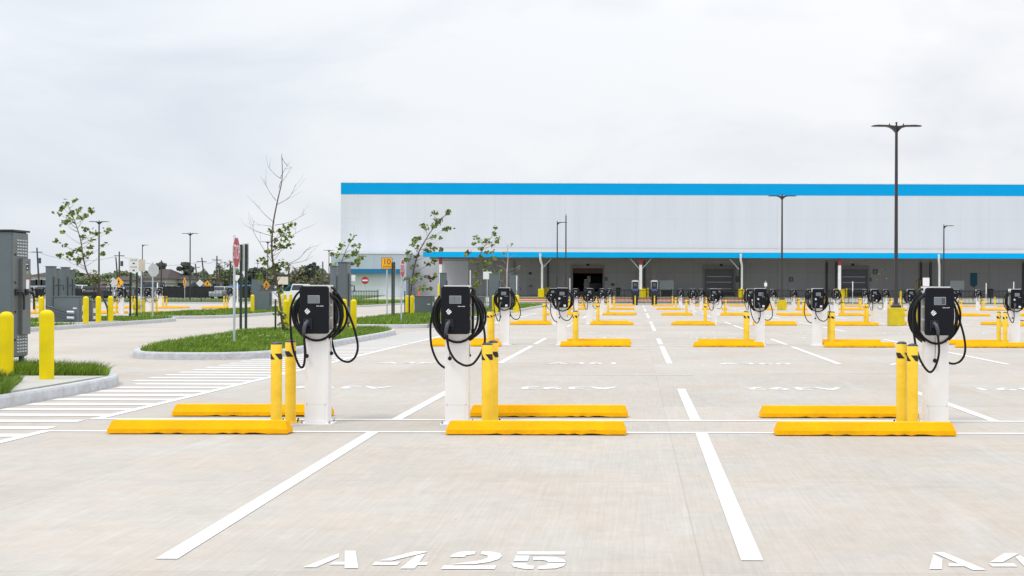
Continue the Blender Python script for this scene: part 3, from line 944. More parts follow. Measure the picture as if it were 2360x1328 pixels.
def put_bollard(x, y, label, far, rz=0.0, z=0.0):
    if far not in bol0: bol0[far] = make_bollard(far); o = bol0[far]
    else: o = copy_tree(bol0[far])
    o.location = (x, y, z); o.rotation_euler = (0, 0, rz)
    tag(o, label, 'bollard', 'yellow bollards guarding the chargers')
    return o
LP = [-2.70 + 6.76 * n for n in range(6)]
lim = [(None,), 10.6, 16.6, 22.8, 29.0, 36.5]
vs_cycle = 'BACBACABCB'
# front row
for i, (x, _) in enumerate(pos1):
    L = LP[0] if i < 2 else LP[1]
    bx = [-3.815, -1.575, 2.945][i]
    nm = ['left', 'middle', 'right'][i]
    put_bollard(bx, 12.22, 'yellow bollard with black hazard band, nearer one beside the %s front charger' % nm, False, [2.6, 0.3, 2.1][i])
    put_bollard(bx, 12.72, 'yellow bollard with black hazard band, farther one beside the %s front charger' % nm, False, [3.4, 0.2, 2.9][i])
nm3 = ['left', 'middle', 'right']
for i, x in enumerate((-4.43, -1.005, 2.335)):
    put_stop(x, 11.72, 'yellow wheel stop nearest the camera, %s of the three in front row' % nm3[i], [0.004, 0, -0.003][i])
for i, x in enumerate((-4.43, -1.0, 2.36)):
    put_stop(x, 13.34, 'yellow wheel stop just behind the %s charger of the front row' % nm3[i])
# rows behind
for k in range(1, 6):
    Y = ROW[k]
    xs = []
    if k < 5:
        for L in LP:
            for s_ in (-0.77, 0.755):
                if L + s_ < lim[k]: xs.append((L + s_, L + s_ * 1.47, s_))
        for i, (x, bx, s_) in enumerate(xs):
            v = vs_cycle[(i + 3 * k) % 10]
            far_charger(v, x, Y, 'black charger with coiled cable on white post, %s from left in the %s row' % (ORD[i], ROWN[k]), rng.uniform(-.06, .06))
            put_bollard(bx, Y - 0.35, 'yellow bollard on near side of the %s charger from left in %s row' % (ORD[i], ROWN[k]), k > 1, rng.uniform(0, 1.5))
            put_bollard(bx + 0.01, Y + 0.2, 'yellow bollard on far side of the %s charger from left in %s row' % (ORD[i], ROWN[k]), k > 1, rng.uniform(0, 1.5))
    else:
        for i, L in enumerate(LP):
            for s_ in (-0.8, 0.8):
                if L + s_ < lim[k]:
                    put_bollard(L + s_, Y - 0.2, 'yellow bollard before the far fence, %s of pair %s from the left' % ('left' if s_ < 0 else 'right', ORD[i]), True, 0.4)
    for n in range(13):
        c = LX0 + PIT * (n + 0.5) + (0.0 if n % 2 else 0.02)
        if c - 0.9 > lim[k] + 0.3: break
        off = random.uniform(-0.03, 0.03)
        put_stop(c + off, Y - 0.86, 'yellow wheel stop on near side of the %s row, stall %s from left' % (ROWN[k], ORD[n]))
        if k < 5:
            put_stop(c + off + random.choice([-0.25, 0, 0.2]) * (0.8 if n % 2 else 1), Y + 0.78, 'yellow wheel stop on far side of the %s row, stall %s from left' % (ROWN[k], ORD[n]))
# west lot across the drive
wl = [-35.66, -28.9]
for k, L0s in ((3, [-35.66, -28.9]), (4, [-42.4, -35.66, -28.9])):
    Y = ROW[k]
    i = 0
    for L in L0s:
        for s_ in (-0.8, 0.8):
            far_charger(vs_cycle[i + k], L + s_, Y, 'black charger in the west lot past the drive, %s from left, %s row there' % (ORD[i], 'nearer' if k == 3 else 'farther'))
            for q, dy in (('near', -0.35), ('far', 0.2)):
                put_bollard(L + s_ * 1.45, Y + dy, 'yellow bollard %s side of %s charger from left, west lot %s row' % (q, ORD[i], 'nearer' if k == 3 else 'farther'), True)
            i += 1
    i = 0
    for L in L0s:
        for c in (L - 1.69, L + 1.69):
            for q, dy in (('near', -0.86), ('far', 0.8)):
                put_stop(c, Y + dy, 'yellow wheel stop in west lot, %s row, %s from left, %s side' % ('nearer' if k == 3 else 'farther', ORD[i], q))
            i += 1

# ------------------------------------------------------------------ fast charger cabinets by the far fence
def fast(px, lab):
    X = (px - HX) * 107.0 / F
    R = thing('fast_charger', lab, 'charging station', (X, 107.0, 0), 0, 'tall fast chargers by the far fence')
    m = MB().loft([[(x * w_, y * d_, z) for x, y in rrect(-1, 1, -1, 1, 0.15, 2)] for z, w_, d_ in ((0, .24, .2), (0.9, .26, .22), (1.15, .31, .26), (1.3, .31, .26))])
    m.build('lower_body', M_BLACK, R)
    MB().cbox(0, 0, 1.42, 0.56, 0.5, 0.22, 0, 0.03).build('blue_band', mat('blue_panel', (0.05, 0.10, 0.22), 0.4), R)
    MB().cbox(0, 0.02, 1.86, 0.54, 0.42, 0.64, 0, 0.03).build('upper_body', M_BLACK, R)
    MB().box(-0.31, -0.275, -0.24, 0.24, 1.5, 2.2).build('side_frame', M_GALV, R)
    MB().box(0.275, 0.31, -0.24, 0.24, 1.5, 2.2).build('side_frame', M_GALV, R)
    MB().prism_y([(-0.33, 2.18), (0.33, 2.18), (0.33, 2.26), (0.2, 2.33), (-0.2, 2.33), (-0.33, 2.26)], -0.27, 0.27).build('canopy', M_SIGNB, R)
    MB().cbox(0, -0.2, 1.9, 0.3, 0.03, 0.3, 0, 0.01).build('screen', M_SCRD, R)
    m = MB().tube(spline([(-0.25, -0.22, 1.6), (-0.38, -0.26, 1.0), (-0.3, -0.26, 0.5), (-0.2, -0.24, 0.9)], 4), 0.02, 5)
    m.build('charging_cable', M_RUB, R); m = MB()
    m.tube(spline([(0.25, -0.22, 1.6), (0.38, -0.26, 1.0), (0.3, -0.26, 0.5), (0.2, -0.24, 0.9)], 4), 0.02, 5)
    m.build('charging_cable', M_RUB, R)
    put_bollard(X, 105.8, 'yellow bollard directly in front of the %s' % ('left tall fast charger' if px < 1490 else 'right tall fast charger'), True, 0.2)
fast(1464, 'tall black fast charger cabinet, left of two before the white canopy column')
fast(1508, 'tall black fast charger cabinet, right of two beside the grey notice board')

# ------------------------------------------------------------------ light poles
def light_pole(px, Y, label, arms=(-1, 1), base=True, top=8.3, X=None, name='light_pole', zb=0.0):
    X = (px - HX) * Y / F if X is None else X
    R = thing(name, label, 'light pole', (X, Y, zb), 0, 'dark pole lights around the car park')
    hb = 0.0
    if base:
        m = MB().cbox(0, 0, 0.375, 0.60, 0.60, 0.75, 0, 0.02)
        m.build('concrete_base', M_BASEY, R)
        hb = 0.75
        m = MB().loft([[(x * s_, y * s_, z) for x, y in rrect(-1, 1, -1, 1, 0.1, 2)] for z, s_ in ((hb, .19), (hb + .08, .18), (hb + .17, .10))])
        m.build('base_cover', M_LAMP, R)
    m = MB().loft([[(x * s_, y * s_, z) for x, y in rrect(-1, 1, -1, 1, 0.25, 2)] for z, s_ in ((hb + 0.02, .075), (top * .5, .062), (top, .05))])
    m.lathe(0, 0, [(0.03, top), (0.03, top + 0.06), (0.045, top + 0.07), (0.045, top + 0.12), (0.01, top + 0.14)], 8)
    m.build('pole', M_LAMP, R)
    for a in arms:
        prof = [(0.04, -0.28), (0.06, -0.02), (0.30, 0.015), (0.75, 0.03), (0.95, 0.01), (1.03, -0.012), (1.03, -0.025), (0.9, -0.032), (0.42, -0.035), (0.28, -0.07), (0.15, -0.15), (0.05, -0.26)]
        m = MB().prism_y([(a * x, top - 0.02 + z) for x, z in (prof if a > 0 else prof)][::(1 if a > 0 else -1)], -0.13, 0.13)
        h_ = m.build('lamp_head', M_LAMP, R)
        MB().cyl(a * 0.29, 0, top + 0.0, top + 0.07, 0.025, 8).build('sensor', M_LAMP, h_)
    return R
light_pole(2065, 47.6, 'tall dark twin-arm light pole on the nearest yellow concrete base at right')
light_pole(1802, 83.3, 'dark twin-arm light pole on small yellow base, second one back at right')
light_pole(1304, 107, 'dark light pole with short arm, taller of the close pair before warehouse', arms=(), top=8.3, base=False)
o = light_pole(1284, 117, 'dark light pole with arm to the right, shorter of the close pair', arms=(1,), base=False)
light_pole(2175, 116, 'dark light pole with single arm behind the right front charger', arms=(1,), base=False, top=8.0)
light_pole(438, 143, 'thin dark twin-arm light pole above the screened fence at left', base=False, top=8.3)
light_pole(228, 118, 'dark twin-arm light pole behind the leaning young tree at far left', base=False)
light_pole(617, 168, 'dark twin-arm light pole partly behind the bare tall tree', base=False)
light_pole(758, 205, 'distant twin-arm light pole just left of the warehouse corner', base=False)
light_pole(518, 300, 'distant dark twin-arm light pole left of the near stop sign', base=False)
light_pole(594, 310, 'distant dark light pole between stop sign and bare tree', base=False)
light_pole(328, 190, 'distant thin light pole behind the white stall direction sign', arms=(1,), base=False, top=8.6)

# ------------------------------------------------------------------ electrical cabinets
def e_cabinet(X, Y, zb, wd, dp, z0, z1, label, detail=True, name='electrical_cabinet'):
    R = thing(name, label, 'electrical cabinet', (X, Y, zb))
    m = MB().cbox(0, dp / 2, (z0 + z1) / 2, wd, dp, z1 - z0, 0, 0.012)
    bd = m.build('housing', M_CAB, R)
    MB().box(-wd / 2 - 0.02, wd / 2 + 0.03, -0.02, dp + 0.03, z1 + 0.001, z1 + 0.03).build('roof_cap', M_BLACK if detail else M_CAB, R)
    m = MB()
    for x in (-wd / 2 + 0.04, wd / 2 - 0.05):
        for y in (0.04, dp - 0.1):
            if z0 > 0.05: MB().box(x - 0.03, x + 0.03, y, y + 0.06, 0, z0 - 0.002).build('leg', M_CAB, R)
    xf = wd / 2
    m = MB().box(xf + 0.001, xf + 0.02, 0.012, dp - 0.012, z0 + 0.02, z1 - 0.02)
    dr = m.build('door', M_CABD, R)
    if detail:
        m = MB().box(xf + 0.021, xf + 0.075, dp * .40, dp * .92, z0 + 0.36, z1 - 0.42)
        m.build('switch_cover', M_CABD, dr)
        for (za, n) in ((z1 - 0.13, 6), (z0 + 0.33, 6)):
            m = MB()
            for i in range(n):
                for j in range(4):
                    yy = dp * (0.26 + 0.165 * j)
                    zz = za - i * 0.048
                    m.prism_y([(xf + 0.0205, zz - 0.013), (xf + 0.032, zz - 0.013), (xf + 0.0205, zz + 0.010)], yy, yy + dp * 0.115)
            m.build('louvre_panel', M_LOUV, dr)
        m = MB()
        zc = (z0 + z1) / 2 - 0.12
        for yy, xx in ((dp * .18, xf + 0.02), (dp * .60, xf + 0.075)):
            m.cbox(xx + 0.018, yy, zc + 0.16, 0.035, 0.07, 0.1, 0, 0.008)
            m.tube(spline([(xx + 0.03, yy, zc + 0.16), (xx + 0.08, yy + 0.06, zc + 0.15), (xx + 0.085, yy + 0.09, zc + 0.05), (xx + 0.085, yy + 0.09, zc - 0.12)], 4), 0.016, 8)
        m.build('handle', M_BLACK, dr)
        MB().box(xf + 0.0755, xf + 0.0765, dp * .62, dp * .82, z1 - 0.90, z1 - 0.72).build('warning_label', M_SIGNW, dr)
        MB().box(xf + 0.077, xf + 0.078, dp * .62, dp * .82, z1 - 0.75, z1 - 0.72).build('warning_stripe', M_RED, dr)
        MB().box(xf + 0.0755, xf + 0.0765, dp * .66, dp * .80, z1 - 0.535, z1 - 0.48).box(xf + 0.0755, xf + 0.0765, dp * .62, dp * .80, z1 - 0.60, z1 - 0.54).build('rating_plate', M_SIGNK, dr)
        MB().box(xf + 0.077, xf + 0.078, dp * .63, dp * .75, z1 - 0.515, z1 - 0.50).box(xf + 0.077, xf + 0.078, dp * .66, dp * .74, z1 - 0.58, z1 - 0.56).build('plate_print', M_SIGNW, dr)
        MB().box(xf + 0.0755, xf + 0.0765, dp * .66, dp * .74, z1 - 0.66, z1 - 0.62).build('green_label', mat('green_label', (0.25, 0.45, 0.05), 0.5), dr)
        m = MB()
        for zz in (z0 + 0.28, z0 + 0.72, z1 - 0.36, z1 - 0.80): m.cbox(xf + 0.03, dp * .13, zz, 0.015, 0.025, 0.03, 0, 0.003)
        m.build('door_bolts', M_BLACK, dr)
    else:
        m = MB()
        m.cbox(xf + 0.05, dp * .5, (z0 + z1) / 2 + 0.1, 0.05, dp * .5, (z1 - z0) * .55, 0, 0.01)
        m.build('switch_cover', M_CAB, dr)
        m = MB().tube([(xf + 0.08, dp * .5, 1.45), (xf + 0.2, dp * .5, 1.44), (xf + 0.2, dp * .5, 1.25)], 0.02, 6)
        m.build('handle', M_BLACK, dr)
    return R
e_cabinet(-9.95, 18.0, 0.13, 0.36, 0.46, 0.25, 2.23, 'tall grey electrical cabinet with louvred door at the left edge, nearest one')
R2 = e_cabinet(-10.95, 18.3, 0.13, 0.9, 0.5, 0.25, 2.16, 'grey electrical cabinet cut by the left photo edge', False)
e_cabinet(-9.85, 38.6, 0.13, 0.30, 0.45, 0.2, 2.22, 'tall grey cabinet behind the left front charger, black handle at side', False)
e_cabinet(-11.65, 44.2, 0.13, 0.22, 0.4, 0.2, 2.2, 'slim grey cabinet left of the tall one behind the left front charger', False)
def capx(px, Y): return (px - HX) * Y / F
e_cabinet(capx(112, 46.5), 46.5, 0.13, 0.26, 0.35, 0.0, 2.2, 'grey pillar cabinet with white stickers, leftmost behind the near yellow bollard', False)
e_cabinet(capx(124, 47.6), 47.6, 0.13, 0.26, 0.3, 0.0, 2.12, 'grey pillar cabinet directly behind the leftmost pillar cabinet', False)
e_cabinet(capx(146, 48.6), 48.6, 0.13, 0.22, 0.35, 0.0, 2.2, 'grey pillar cabinet standing behind the big grey transformer', False)
e_cabinet(capx(158, 49.6), 49.6, 0.13, 0.20, 0.3, 0.0, 2.1, 'grey pillar cabinet at right of the two behind the transformer', False)
e_cabinet(capx(590, 70), 70, 0.13, 0.55, 0.5, 0.0, 1.9, 'grey cabinet behind the two green posts near the bare tree', False)
e_cabinet(capx(608, 67), 67, 0.13, 0.6, 0.5, 0.0, 1.25, 'low wide grey cabinet with cable pipes left of the bare tree', False)
e_cabinet(capx(1020, 63), 63, 0.13, 0.32, 0.4, 0.0, 2.2, 'tall grey cabinet just left above the middle front charger', False)
e_cabinet(capx(1138, 72), 72, 0.13, 0.6, 0.5, 0.0, 2.3, 'grey cabinet with sign post left of the second-row charger', False)
e_cabinet(capx(1183, 76), 76, 0.13, 0.5, 0.5, 0.0, 2.3, 'grey cabinet behind second-row charger beside a yellow slab bollard', False)
def transformer(px0, px1, Y, h, dp, label, conduit=False, rot=0.0, zb=0.13):
    X0, X1 = (px0 - HX) * Y / F, (px1 - HX) * Y / F
    wd = X1 - X0
    R = thing('transformer', label, 'transformer', ((X0 + X1) / 2, Y, zb))
    m = MB().cbox(0, dp / 2, h / 2 + 0.03, wd, dp, h - 0.02, 0, 0.015)
    b = m.build('housing', M_CAB, R)
    m = MB().loft([[(-wd / 2 - .02, -.02, h + .021), (wd / 2 + .02, -.02, h + .021), (wd / 2 + .02, dp + .02, h + .021), (-wd / 2 - .02, dp + .02, h + .021)],
                   [(-wd / 2 - .02, -.02, h + .05), (wd / 2 + .02, -.02, h + .05), (wd / 2 + .02, dp + .02, h + .05), (-wd / 2 - .02, dp + .02, h + .05)]])
    m.build('lid', M_CAB, R)
    MB().box(wd / 2 + .001, wd / 2 + .02, 0.05, dp - 0.05, 0.08, h - 0.06).build('door', M_CABD, R)
    MB().box(wd / 2 + .021, wd / 2 + .023, dp * .2, dp * .45, h * .45, h * .68).box(wd / 2 + .021, wd / 2 + .023, dp * .2, dp * .4, h * .15, h * .3).build('label_plate', M_SIGNW, R)
    MB().box(wd * .25, wd * .40, -0.004, -0.001, h * .55, h * .60).build('name_plate', M_SIGNW, R)
    if conduit:
        m = MB(); m2 = MB()
        for zz in (0.42, 0.2):
            m.tube(spline([(-wd * .75, -0.12, zz + 0.22), (-wd * .45, -0.13, zz + 0.16), (-wd * .15, -0.12, zz + 0.05), (wd * .15, -0.10, zz), (wd * .3, -0.09, zz - 0.01)], 4), 0.035, 7)
            m2.tube([(wd * .08, -0.10, zz), (wd * .34, -0.09, zz - 0.01)], 0.055, 8)
        m.build('conduit', M_GUN, R); m2.build('coupling', M_GALV, R)
    return R
transformer(124, 183, 44.2, 0.98, 0.95, 'big grey transformer box with two cable pipes behind the small bollards', True)
transformer(192, 209, 45.0, 0.80, 0.9, 'small grey utility box between two yellow bollards at left')
transformer(955, 995, 61.0, 0.92, 0.9, 'square grey transformer box behind the ten mph sign, left of charger')
transformer(1068, 1115, 64.0, 0.85, 0.9, 'grey transformer box between middle front charger and second-row charger')

# ------------------------------------------------------------------ lemon yellow guard bollards
def mk_guard():
    r, h = 0.098, 1.0
    return MB().lathe(0, 0, [(r, 0), (r, h - .09), (r * .99, h - .075), (r * .9, h - .04), (r * .65, h - .012), (r * .3, h), (0.004, h + .003)], 20).build('guard_bollard', M_LEMON)
gb0 = None
def guard(px, Y, label, X=None, z=0.13, sc_=1.0):
    global gb0
    if gb0 is None: gb0 = mk_guard(); o = gb0
    else: o = copy_tree(gb0)
    X = (px - HX) * Y / F if X is None else X
    o.location = (X, Y, z)
    o.scale = (sc_, sc_, 1)
    tag(o, label, 'bollard', 'smooth yellow guard bollards round the cabinets')
guard(108, 16.57, 'smooth yellow bollard on pad right of the near grey cabinet', z=0.16)
guard(15, 17.2, 'smooth yellow bollard in front of the near grey cabinet, left edge', z=0.12)
guard(198, 42.8, 'smooth yellow bollard, left of three beside the grey transformer', z=0.16)
guard(227, 44.2, 'smooth yellow bollard, middle of three beside the grey transformer', z=0.16)
guard(255, 45.4, 'smooth yellow bollard, right of three beside the grey transformer', z=0.16)
guard(96, 44.0, 'smooth yellow bollard left of the grey pillar cabinets')
guard(815, 37.2, 'smooth yellow bollard right of the tall cabinet behind left charger')
guard(793, 38.3, 'smooth yellow bollard directly before the tall cabinet behind left charger')
guard(660, 35.6, 'smooth yellow bollard just left of the left front charger, by tree')
guard(657, 72, 'distant smooth yellow bollard, left one peeking above bollard by tree')
guard(670, 74, 'distant smooth yellow bollard, right one peeking above bollard by tree')
guard(646, 62, 'smooth yellow bollard behind the trunk of the bare tall tree')
guard(582, 63, 'smooth yellow bollard right of the two green posts')
guard(939, 60.0, 'smooth yellow bollard, left of two beside the square transformer')
guard(950, 58.8, 'smooth yellow bollard, right of two beside the square transformer')
guard(1141, 64, 'yellow slab bollard left of the second-row charger', sc_=1.7)
guard(1190, 66, 'yellow slab bollard right of the second-row charger', sc_=1.7)

# ------------------------------------------------------------------ signs
def face_xy(verts2, c, nrm_ang, off=0.0):
    """2D (u,v) -> world on a vertical plane; nrm_ang = heading of the face normal (0 = -Y, pi/2 = +X)"""
    u = (math.cos(nrm_ang), math.sin(nrm_ang)); n = (math.sin(nrm_ang), -math.cos(nrm_ang))
    return [(c[0] + a * u[0] + n[0] * off, c[1] + a * u[1] + n[1] * off, c[2] + b) for a, b in verts2]
def plate(poly, c, ang, t0, t1):
    m = MB()
    m.loft([face_xy(poly, c, ang, t0), face_xy(poly, c, ang, t1)])
    return m
def text_plate(txt, c, ang, off, size, sx=1.0, sy=1.0, space=1.0):
    vs, fs = text_mesh(txt, size, 0, sx, sy, space)
    return MB().add(face_xy([(x, y) for x, y, z in vs], c, ang, off), fs)
def poly_n(n, r, rot=0.0): return [(r * math.cos(rot + 2 * PI * k / n), r * math.sin(rot + 2 * PI * k / n)) for k in range(n)]
def sign_thing(px, Y, label, z=0.13, cat='sign', name='road_sign', group=None):
    return thing(name, label, cat, ((px - HX) * Y / F, Y, z), 0, group)
def post(R, h, mt=None, r=0.03, dx=0.0, dy=0.0, tilt=0.0):
    MB().tube([(dx, dy, 0), (dx + tilt, dy, h)], r, 8).build('post', mt or M_GALV, R)
# near stop sign
R = sign_thing(540, 28.1, 'red stop sign on galvanised post, nearest one, on grass island', name='stop_sign')
zc = 2.35 - 0.13
post(R, zc - 0.2)
MB().tube([(0, 0, zc - .2), (0, 0, zc + 0.42)], 0.026, 8).build('upper_post', M_GALV, R)
ang = math.radians(96)
c = (0.045, 0, zc)
sp_ = plate(poly_n(8, 0.412, PI / 8), c, ang, 0, 0.004).build('sign_face', M_SIGNW, R)
plate(poly_n(8, 0.385, PI / 8), c, ang, 0.0042, 0.006).build('red_field', M_RED, sp_)
text_plate('STOP', c, ang, 0.0075, 0.40, 0.70, 1.25).build('lettering', M_SIGNW, sp_)
# second stop sign, edge on
R = sign_thing(925, 46.8, 'stop sign seen nearly edge-on beside the ten mph sign', name='stop_sign')
zc = 1.48 + (665.5 - 619) / 56.6 - 0.13
post(R, zc - 0.2); MB().tube([(0, 0, zc - .2), (0, 0, zc + 0.42)], 0.026, 8).build('upper_post', M_GALV, R)
c = (0.045, 0, zc); ang = math.radians(88)
sp_ = plate(poly_n(8, 0.412, PI / 8), c, ang, 0, 0.004).build('sign_face', M_SIGNW, R)
plate(poly_n(8, 0.385, PI / 8), c, ang, 0.0042, 0.006).build('red_field', M_RED, sp_)
text_plate('STOP', c, ang, 0.0075, 0.40, 0.70, 1.25).build('lettering', M_SIGNW, sp_)
# boards on two green posts, edge on
def green_board(px, Y, zt, zb_, sep, label, ang, face=None):
    R = sign_thing(px, Y, label, name='direction_sign')
    for s_ in (-1, 1):
        u = (math.cos(ang) * sep / 2 * s_, math.sin(ang) * sep / 2 * s_)
        MB().box(u[0] - 0.033, u[0] + 0.033, u[1] - 0.03, u[1] + 0.03, 0, zt).build('post', M_GPOST, R)
    hw = sep / 2 + 0.07
    b = plate([(-hw, -(zt - zb_) / 2), (hw, -(zt - zb_) / 2), (hw, (zt - zb_) / 2), (-hw, (zt - zb_) / 2)], (0, 0, (zt + zb_) / 2 + .03), ang, 0.05, 0.056).build('board', M_SIGNW if px < 400 else M_SIGNB, R)
    return R, b
R, b = green_board(561, 35.9, 2.72, 1.85, 0.44, 'board on two dark green posts seen edge-on, right of near stop sign', math.radians(129))
R, b = green_board(906, 55.0, 2.62, 2.0, 0.44, 'pair of dark green posts close together behind the ten mph sign', math.radians(113))
R, b = green_board(308, 51.5, 2.68, 2.02, 0.27, 'white stall direction board on two dark green posts at left', math.radians(22))
bc = (0, 0, 2.38)
for txt, dz in (('420-428', 0.21), ('419-423', -0.10)):
    text_plate(txt, (0, 0, 2.38 + dz), math.radians(22), 0.058, 0.085, 1.0, 1.3).build('lettering', M_SIGNK, b)
for dz in (0.07, -0.24):
    plate([(-.04, -.03), (.04, -.03), (.04, .03), (-.04, .03)], (0, 0, 2.38 + dz), math.radians(22), 0.0572, 0.059).build('arrow_panel', M_SIGNK, b)
# 10 mph
R = sign_thing(892, 55.5, 'yellow ten mph speed sign on galvanised post', name='speed_sign')
post(R, 2.9, r=0.035)
zc = 1.48 + (665.5 - 607.5) / 47.7 - 0.13; ang = math.radians(-6)
b = plate(rrect(-.275, .275, -.28, .28, .04, 3), (0, -0.045, zc), ang, 0, 0.004).build('sign_face', M_SIGNK, R)
plate(rrect(-.255, .255, -.26, .26, .03, 3), (0, -0.045, zc), ang, 0.0042, 0.006).build('yellow_field', M_SIGNY, b)
text_plate('10', (0, -0.045, zc + 0.07), ang, 0.0075, 0.38, 1.05, 1.0).build('number', M_SIGNK, b)
text_plate('MPH', (0, -0.045, zc - 0.17), ang, 0.0075, 0.15, 1.15, 1.0, 1.2).build('lettering', M_SIGNK, b)
# pedestrian diamonds
def ped(px, py, Y, ang, label, arrow=False, zb=0.0):
    x, y, zc = W(px, py, Y)
    R = thing('crossing_sign', label, 'sign', (x, Y, zb), 0, 'yellow pedestrian crossing signs')
    zc -= zb
    MB().tube([(0, 0, 0), (0, 0, zc + .4)], 0.035, 6).build('post', M_GALV, R)
    b = plate(poly_n(4, 0.54), (0, -0.05, zc), ang, 0, 0.004).build('sign_face', M_SIGNY, R)
    m = MB()
    def pp(v): m.loft([face_xy(v, (0, -0.05, zc), ang, 0.005), face_xy(v, (0, -0.05, zc), ang, 0.008)])
    pp([(a * .055, .24 + b_ * .055) for a, b_ in poly_n(10, 1)])
    pp([(-.07, .17), (-.06, -.03), (.05, -.03), (.07, .15), (.03, .19)])
    pp([(-.06, -.035), (-.16, -.3), (-.10, -.3), (0, -.08), (.09, -.3), (.15, -.3), (.05, -.035)])
    pp([(.065, .15), (.17, .04), (.15, .01), (.055, .09)]); pp([(-.075, .15), (-.17, .02), (-.14, 0), (-.065, .08)])
    m.build('walking_figure', M_SIGNK, b)
    if arrow:
        plate([(-.2, -.1), (.2, -.1), (.2, .1), (-.2, .1)], (0, -0.05, zc - .62), ang, 0, 0.004).build('arrow_plate', M_SIGNY, R)
ped(274, 651, 112, math.radians(-10), 'yellow pedestrian crossing sign beside the leaning tree at left', True)
ped(426, 650, 122, math.radians(-50), 'tall narrow yellow pedestrian crossing sign before the screened fence', True)
ped(478, 655, 163, math.radians(-8), 'yellow pedestrian crossing sign right of a white diamond sign back')
ped(614, 658, 122, math.radians(60), 'yellow crossing sign partly hidden by the bare tree', False)
def back_sign(px, py, Y, poly, ang, label, mt=None, zb=0.0, r=0.03, name='road_sign', group=None, top=0.35):
    x, y, zc = W(px, py, Y)
    R = thing(name, label, 'sign', (x, Y, zb), 0, group)
    zc -= zb
    MB().tube([(0, 0, 0), (0, 0, zc + top)], r, 6).build('post', M_GALV, R)
    b = plate(poly, (0, 0.0, zc), ang, r + 0.012, r + 0.018).build('sign_panel', mt or M_SIGNB, R)
    return R, b
sq = lambda a, b: [(-a, -b), (a, -b), (a, b), (-a, b)]
back_sign(261, 651, 108, poly_n(4, .5), 0, 'blank white diamond sign back left of yellow crossing sign')
back_sign(461, 653, 160, poly_n(4, .55), 0, 'blank white diamond sign back between two yellow crossing signs', M_SIGNW)
back_sign(352, 623, 50.5, poly_n(8, .30, PI / 8), math.radians(62), 'back of an octagonal sign on a galvanised post at left', M_SIGNB, 0.13)
back_sign(326, 612, 60, sq(.19, .31), math.radians(12), 'beige sign back close behind the white stall board', mat('beige_panel', (0.55, 0.5, 0.42), 0.6), 0.0)
back_sign(546, 641, 118, [(-.4, .3), (.4, .3), (0, -.38)], math.radians(15), 'white triangular yield sign back behind the near stop post', M_SIGNW)
back_sign(652, 647, 95, sq(.43, .32), math.radians(5), 'cream rectangular sign back right of the bare tree', mat('cream_panel', (0.66, 0.60, 0.50), 0.6), 0.0)
R, b = back_sign(841.5, 646.5, 128, poly_n(20, .42), 0, 'round red do not enter sign before the white annex wall', M_RED, zb=0.0, name='do_not_enter_sign')
x, y, zc = W(841.5, 646.5, 128)
plate(sq(.3, .085), (0, 0, zc), 0, 0.052, 0.056).build('white_bar', M_SIGNW, b)
back_sign(813, 641, 124, sq(.28, .32), 0.1, 'small pale notice on post left of the red round sign', M_SIGNW)
back_sign(1123, 635, 76, sq(.27, .25), 0.05, 'white square sign on thin post left of the second-row charger', M_SIGNW, 0.13)
back_sign(2134, 650, 104, sq(.30, .38), 0.0, 'white square notice on post left of the right front charger', M_SIGNW)
back_sign(1764.5, 656, 104, sq(.13, .17), 0.0, 'tiny white sign on post above a second-row charger', M_SIGNW)
back_sign(2272.5, 665, 108, sq(.04, .5), 0.0, 'thin white marker post before the teal banner', M_SIGNW)
back_sign(1965, 660, 106, sq(.04, .45), 0.0, 'thin white marker post beside the second roller door', M_SIGNW)
back_sign(1313.5, 655, 90, sq(.03, .45), 0.0, 'thin white marker post right of a second-row charger', M_SIGNW)
back_sign(1084, 640, 70, sq(.03, .45), 0.0, 'thin white marker post above the middle front charger', M_SIGNW, 0.13)
back_sign(1191, 652, 72, sq(.03, .45), 0.0, 'thin white marker post right of grey cabinet near second-row charger', M_SIGNW, 0.13)
back_sign(2336, 660, 103, sq(.04, .4), 0.0, 'thin white marker post near the right photo edge', M_SIGNW)
R = thing('warning_block', 'low yellow block lettered SLOW behind the direction board posts', 'sign', ((321 - HX) * 63 / F, 63, 0))
b = MB().cbox(0, 0, 0.42, 0.5, 0.4, 0.84, 0, 0.02).build('block', M_BASEY, R)
MB().add([(x, -0.203, 0.42 + y) for x, y, z in text_mesh('SLOW', 0.24, 0, .8, 1.6)[0]], text_mesh('SLOW', 0.24, 0, .8, 1.6)[1]).build('lettering', M_SIGNK, b)

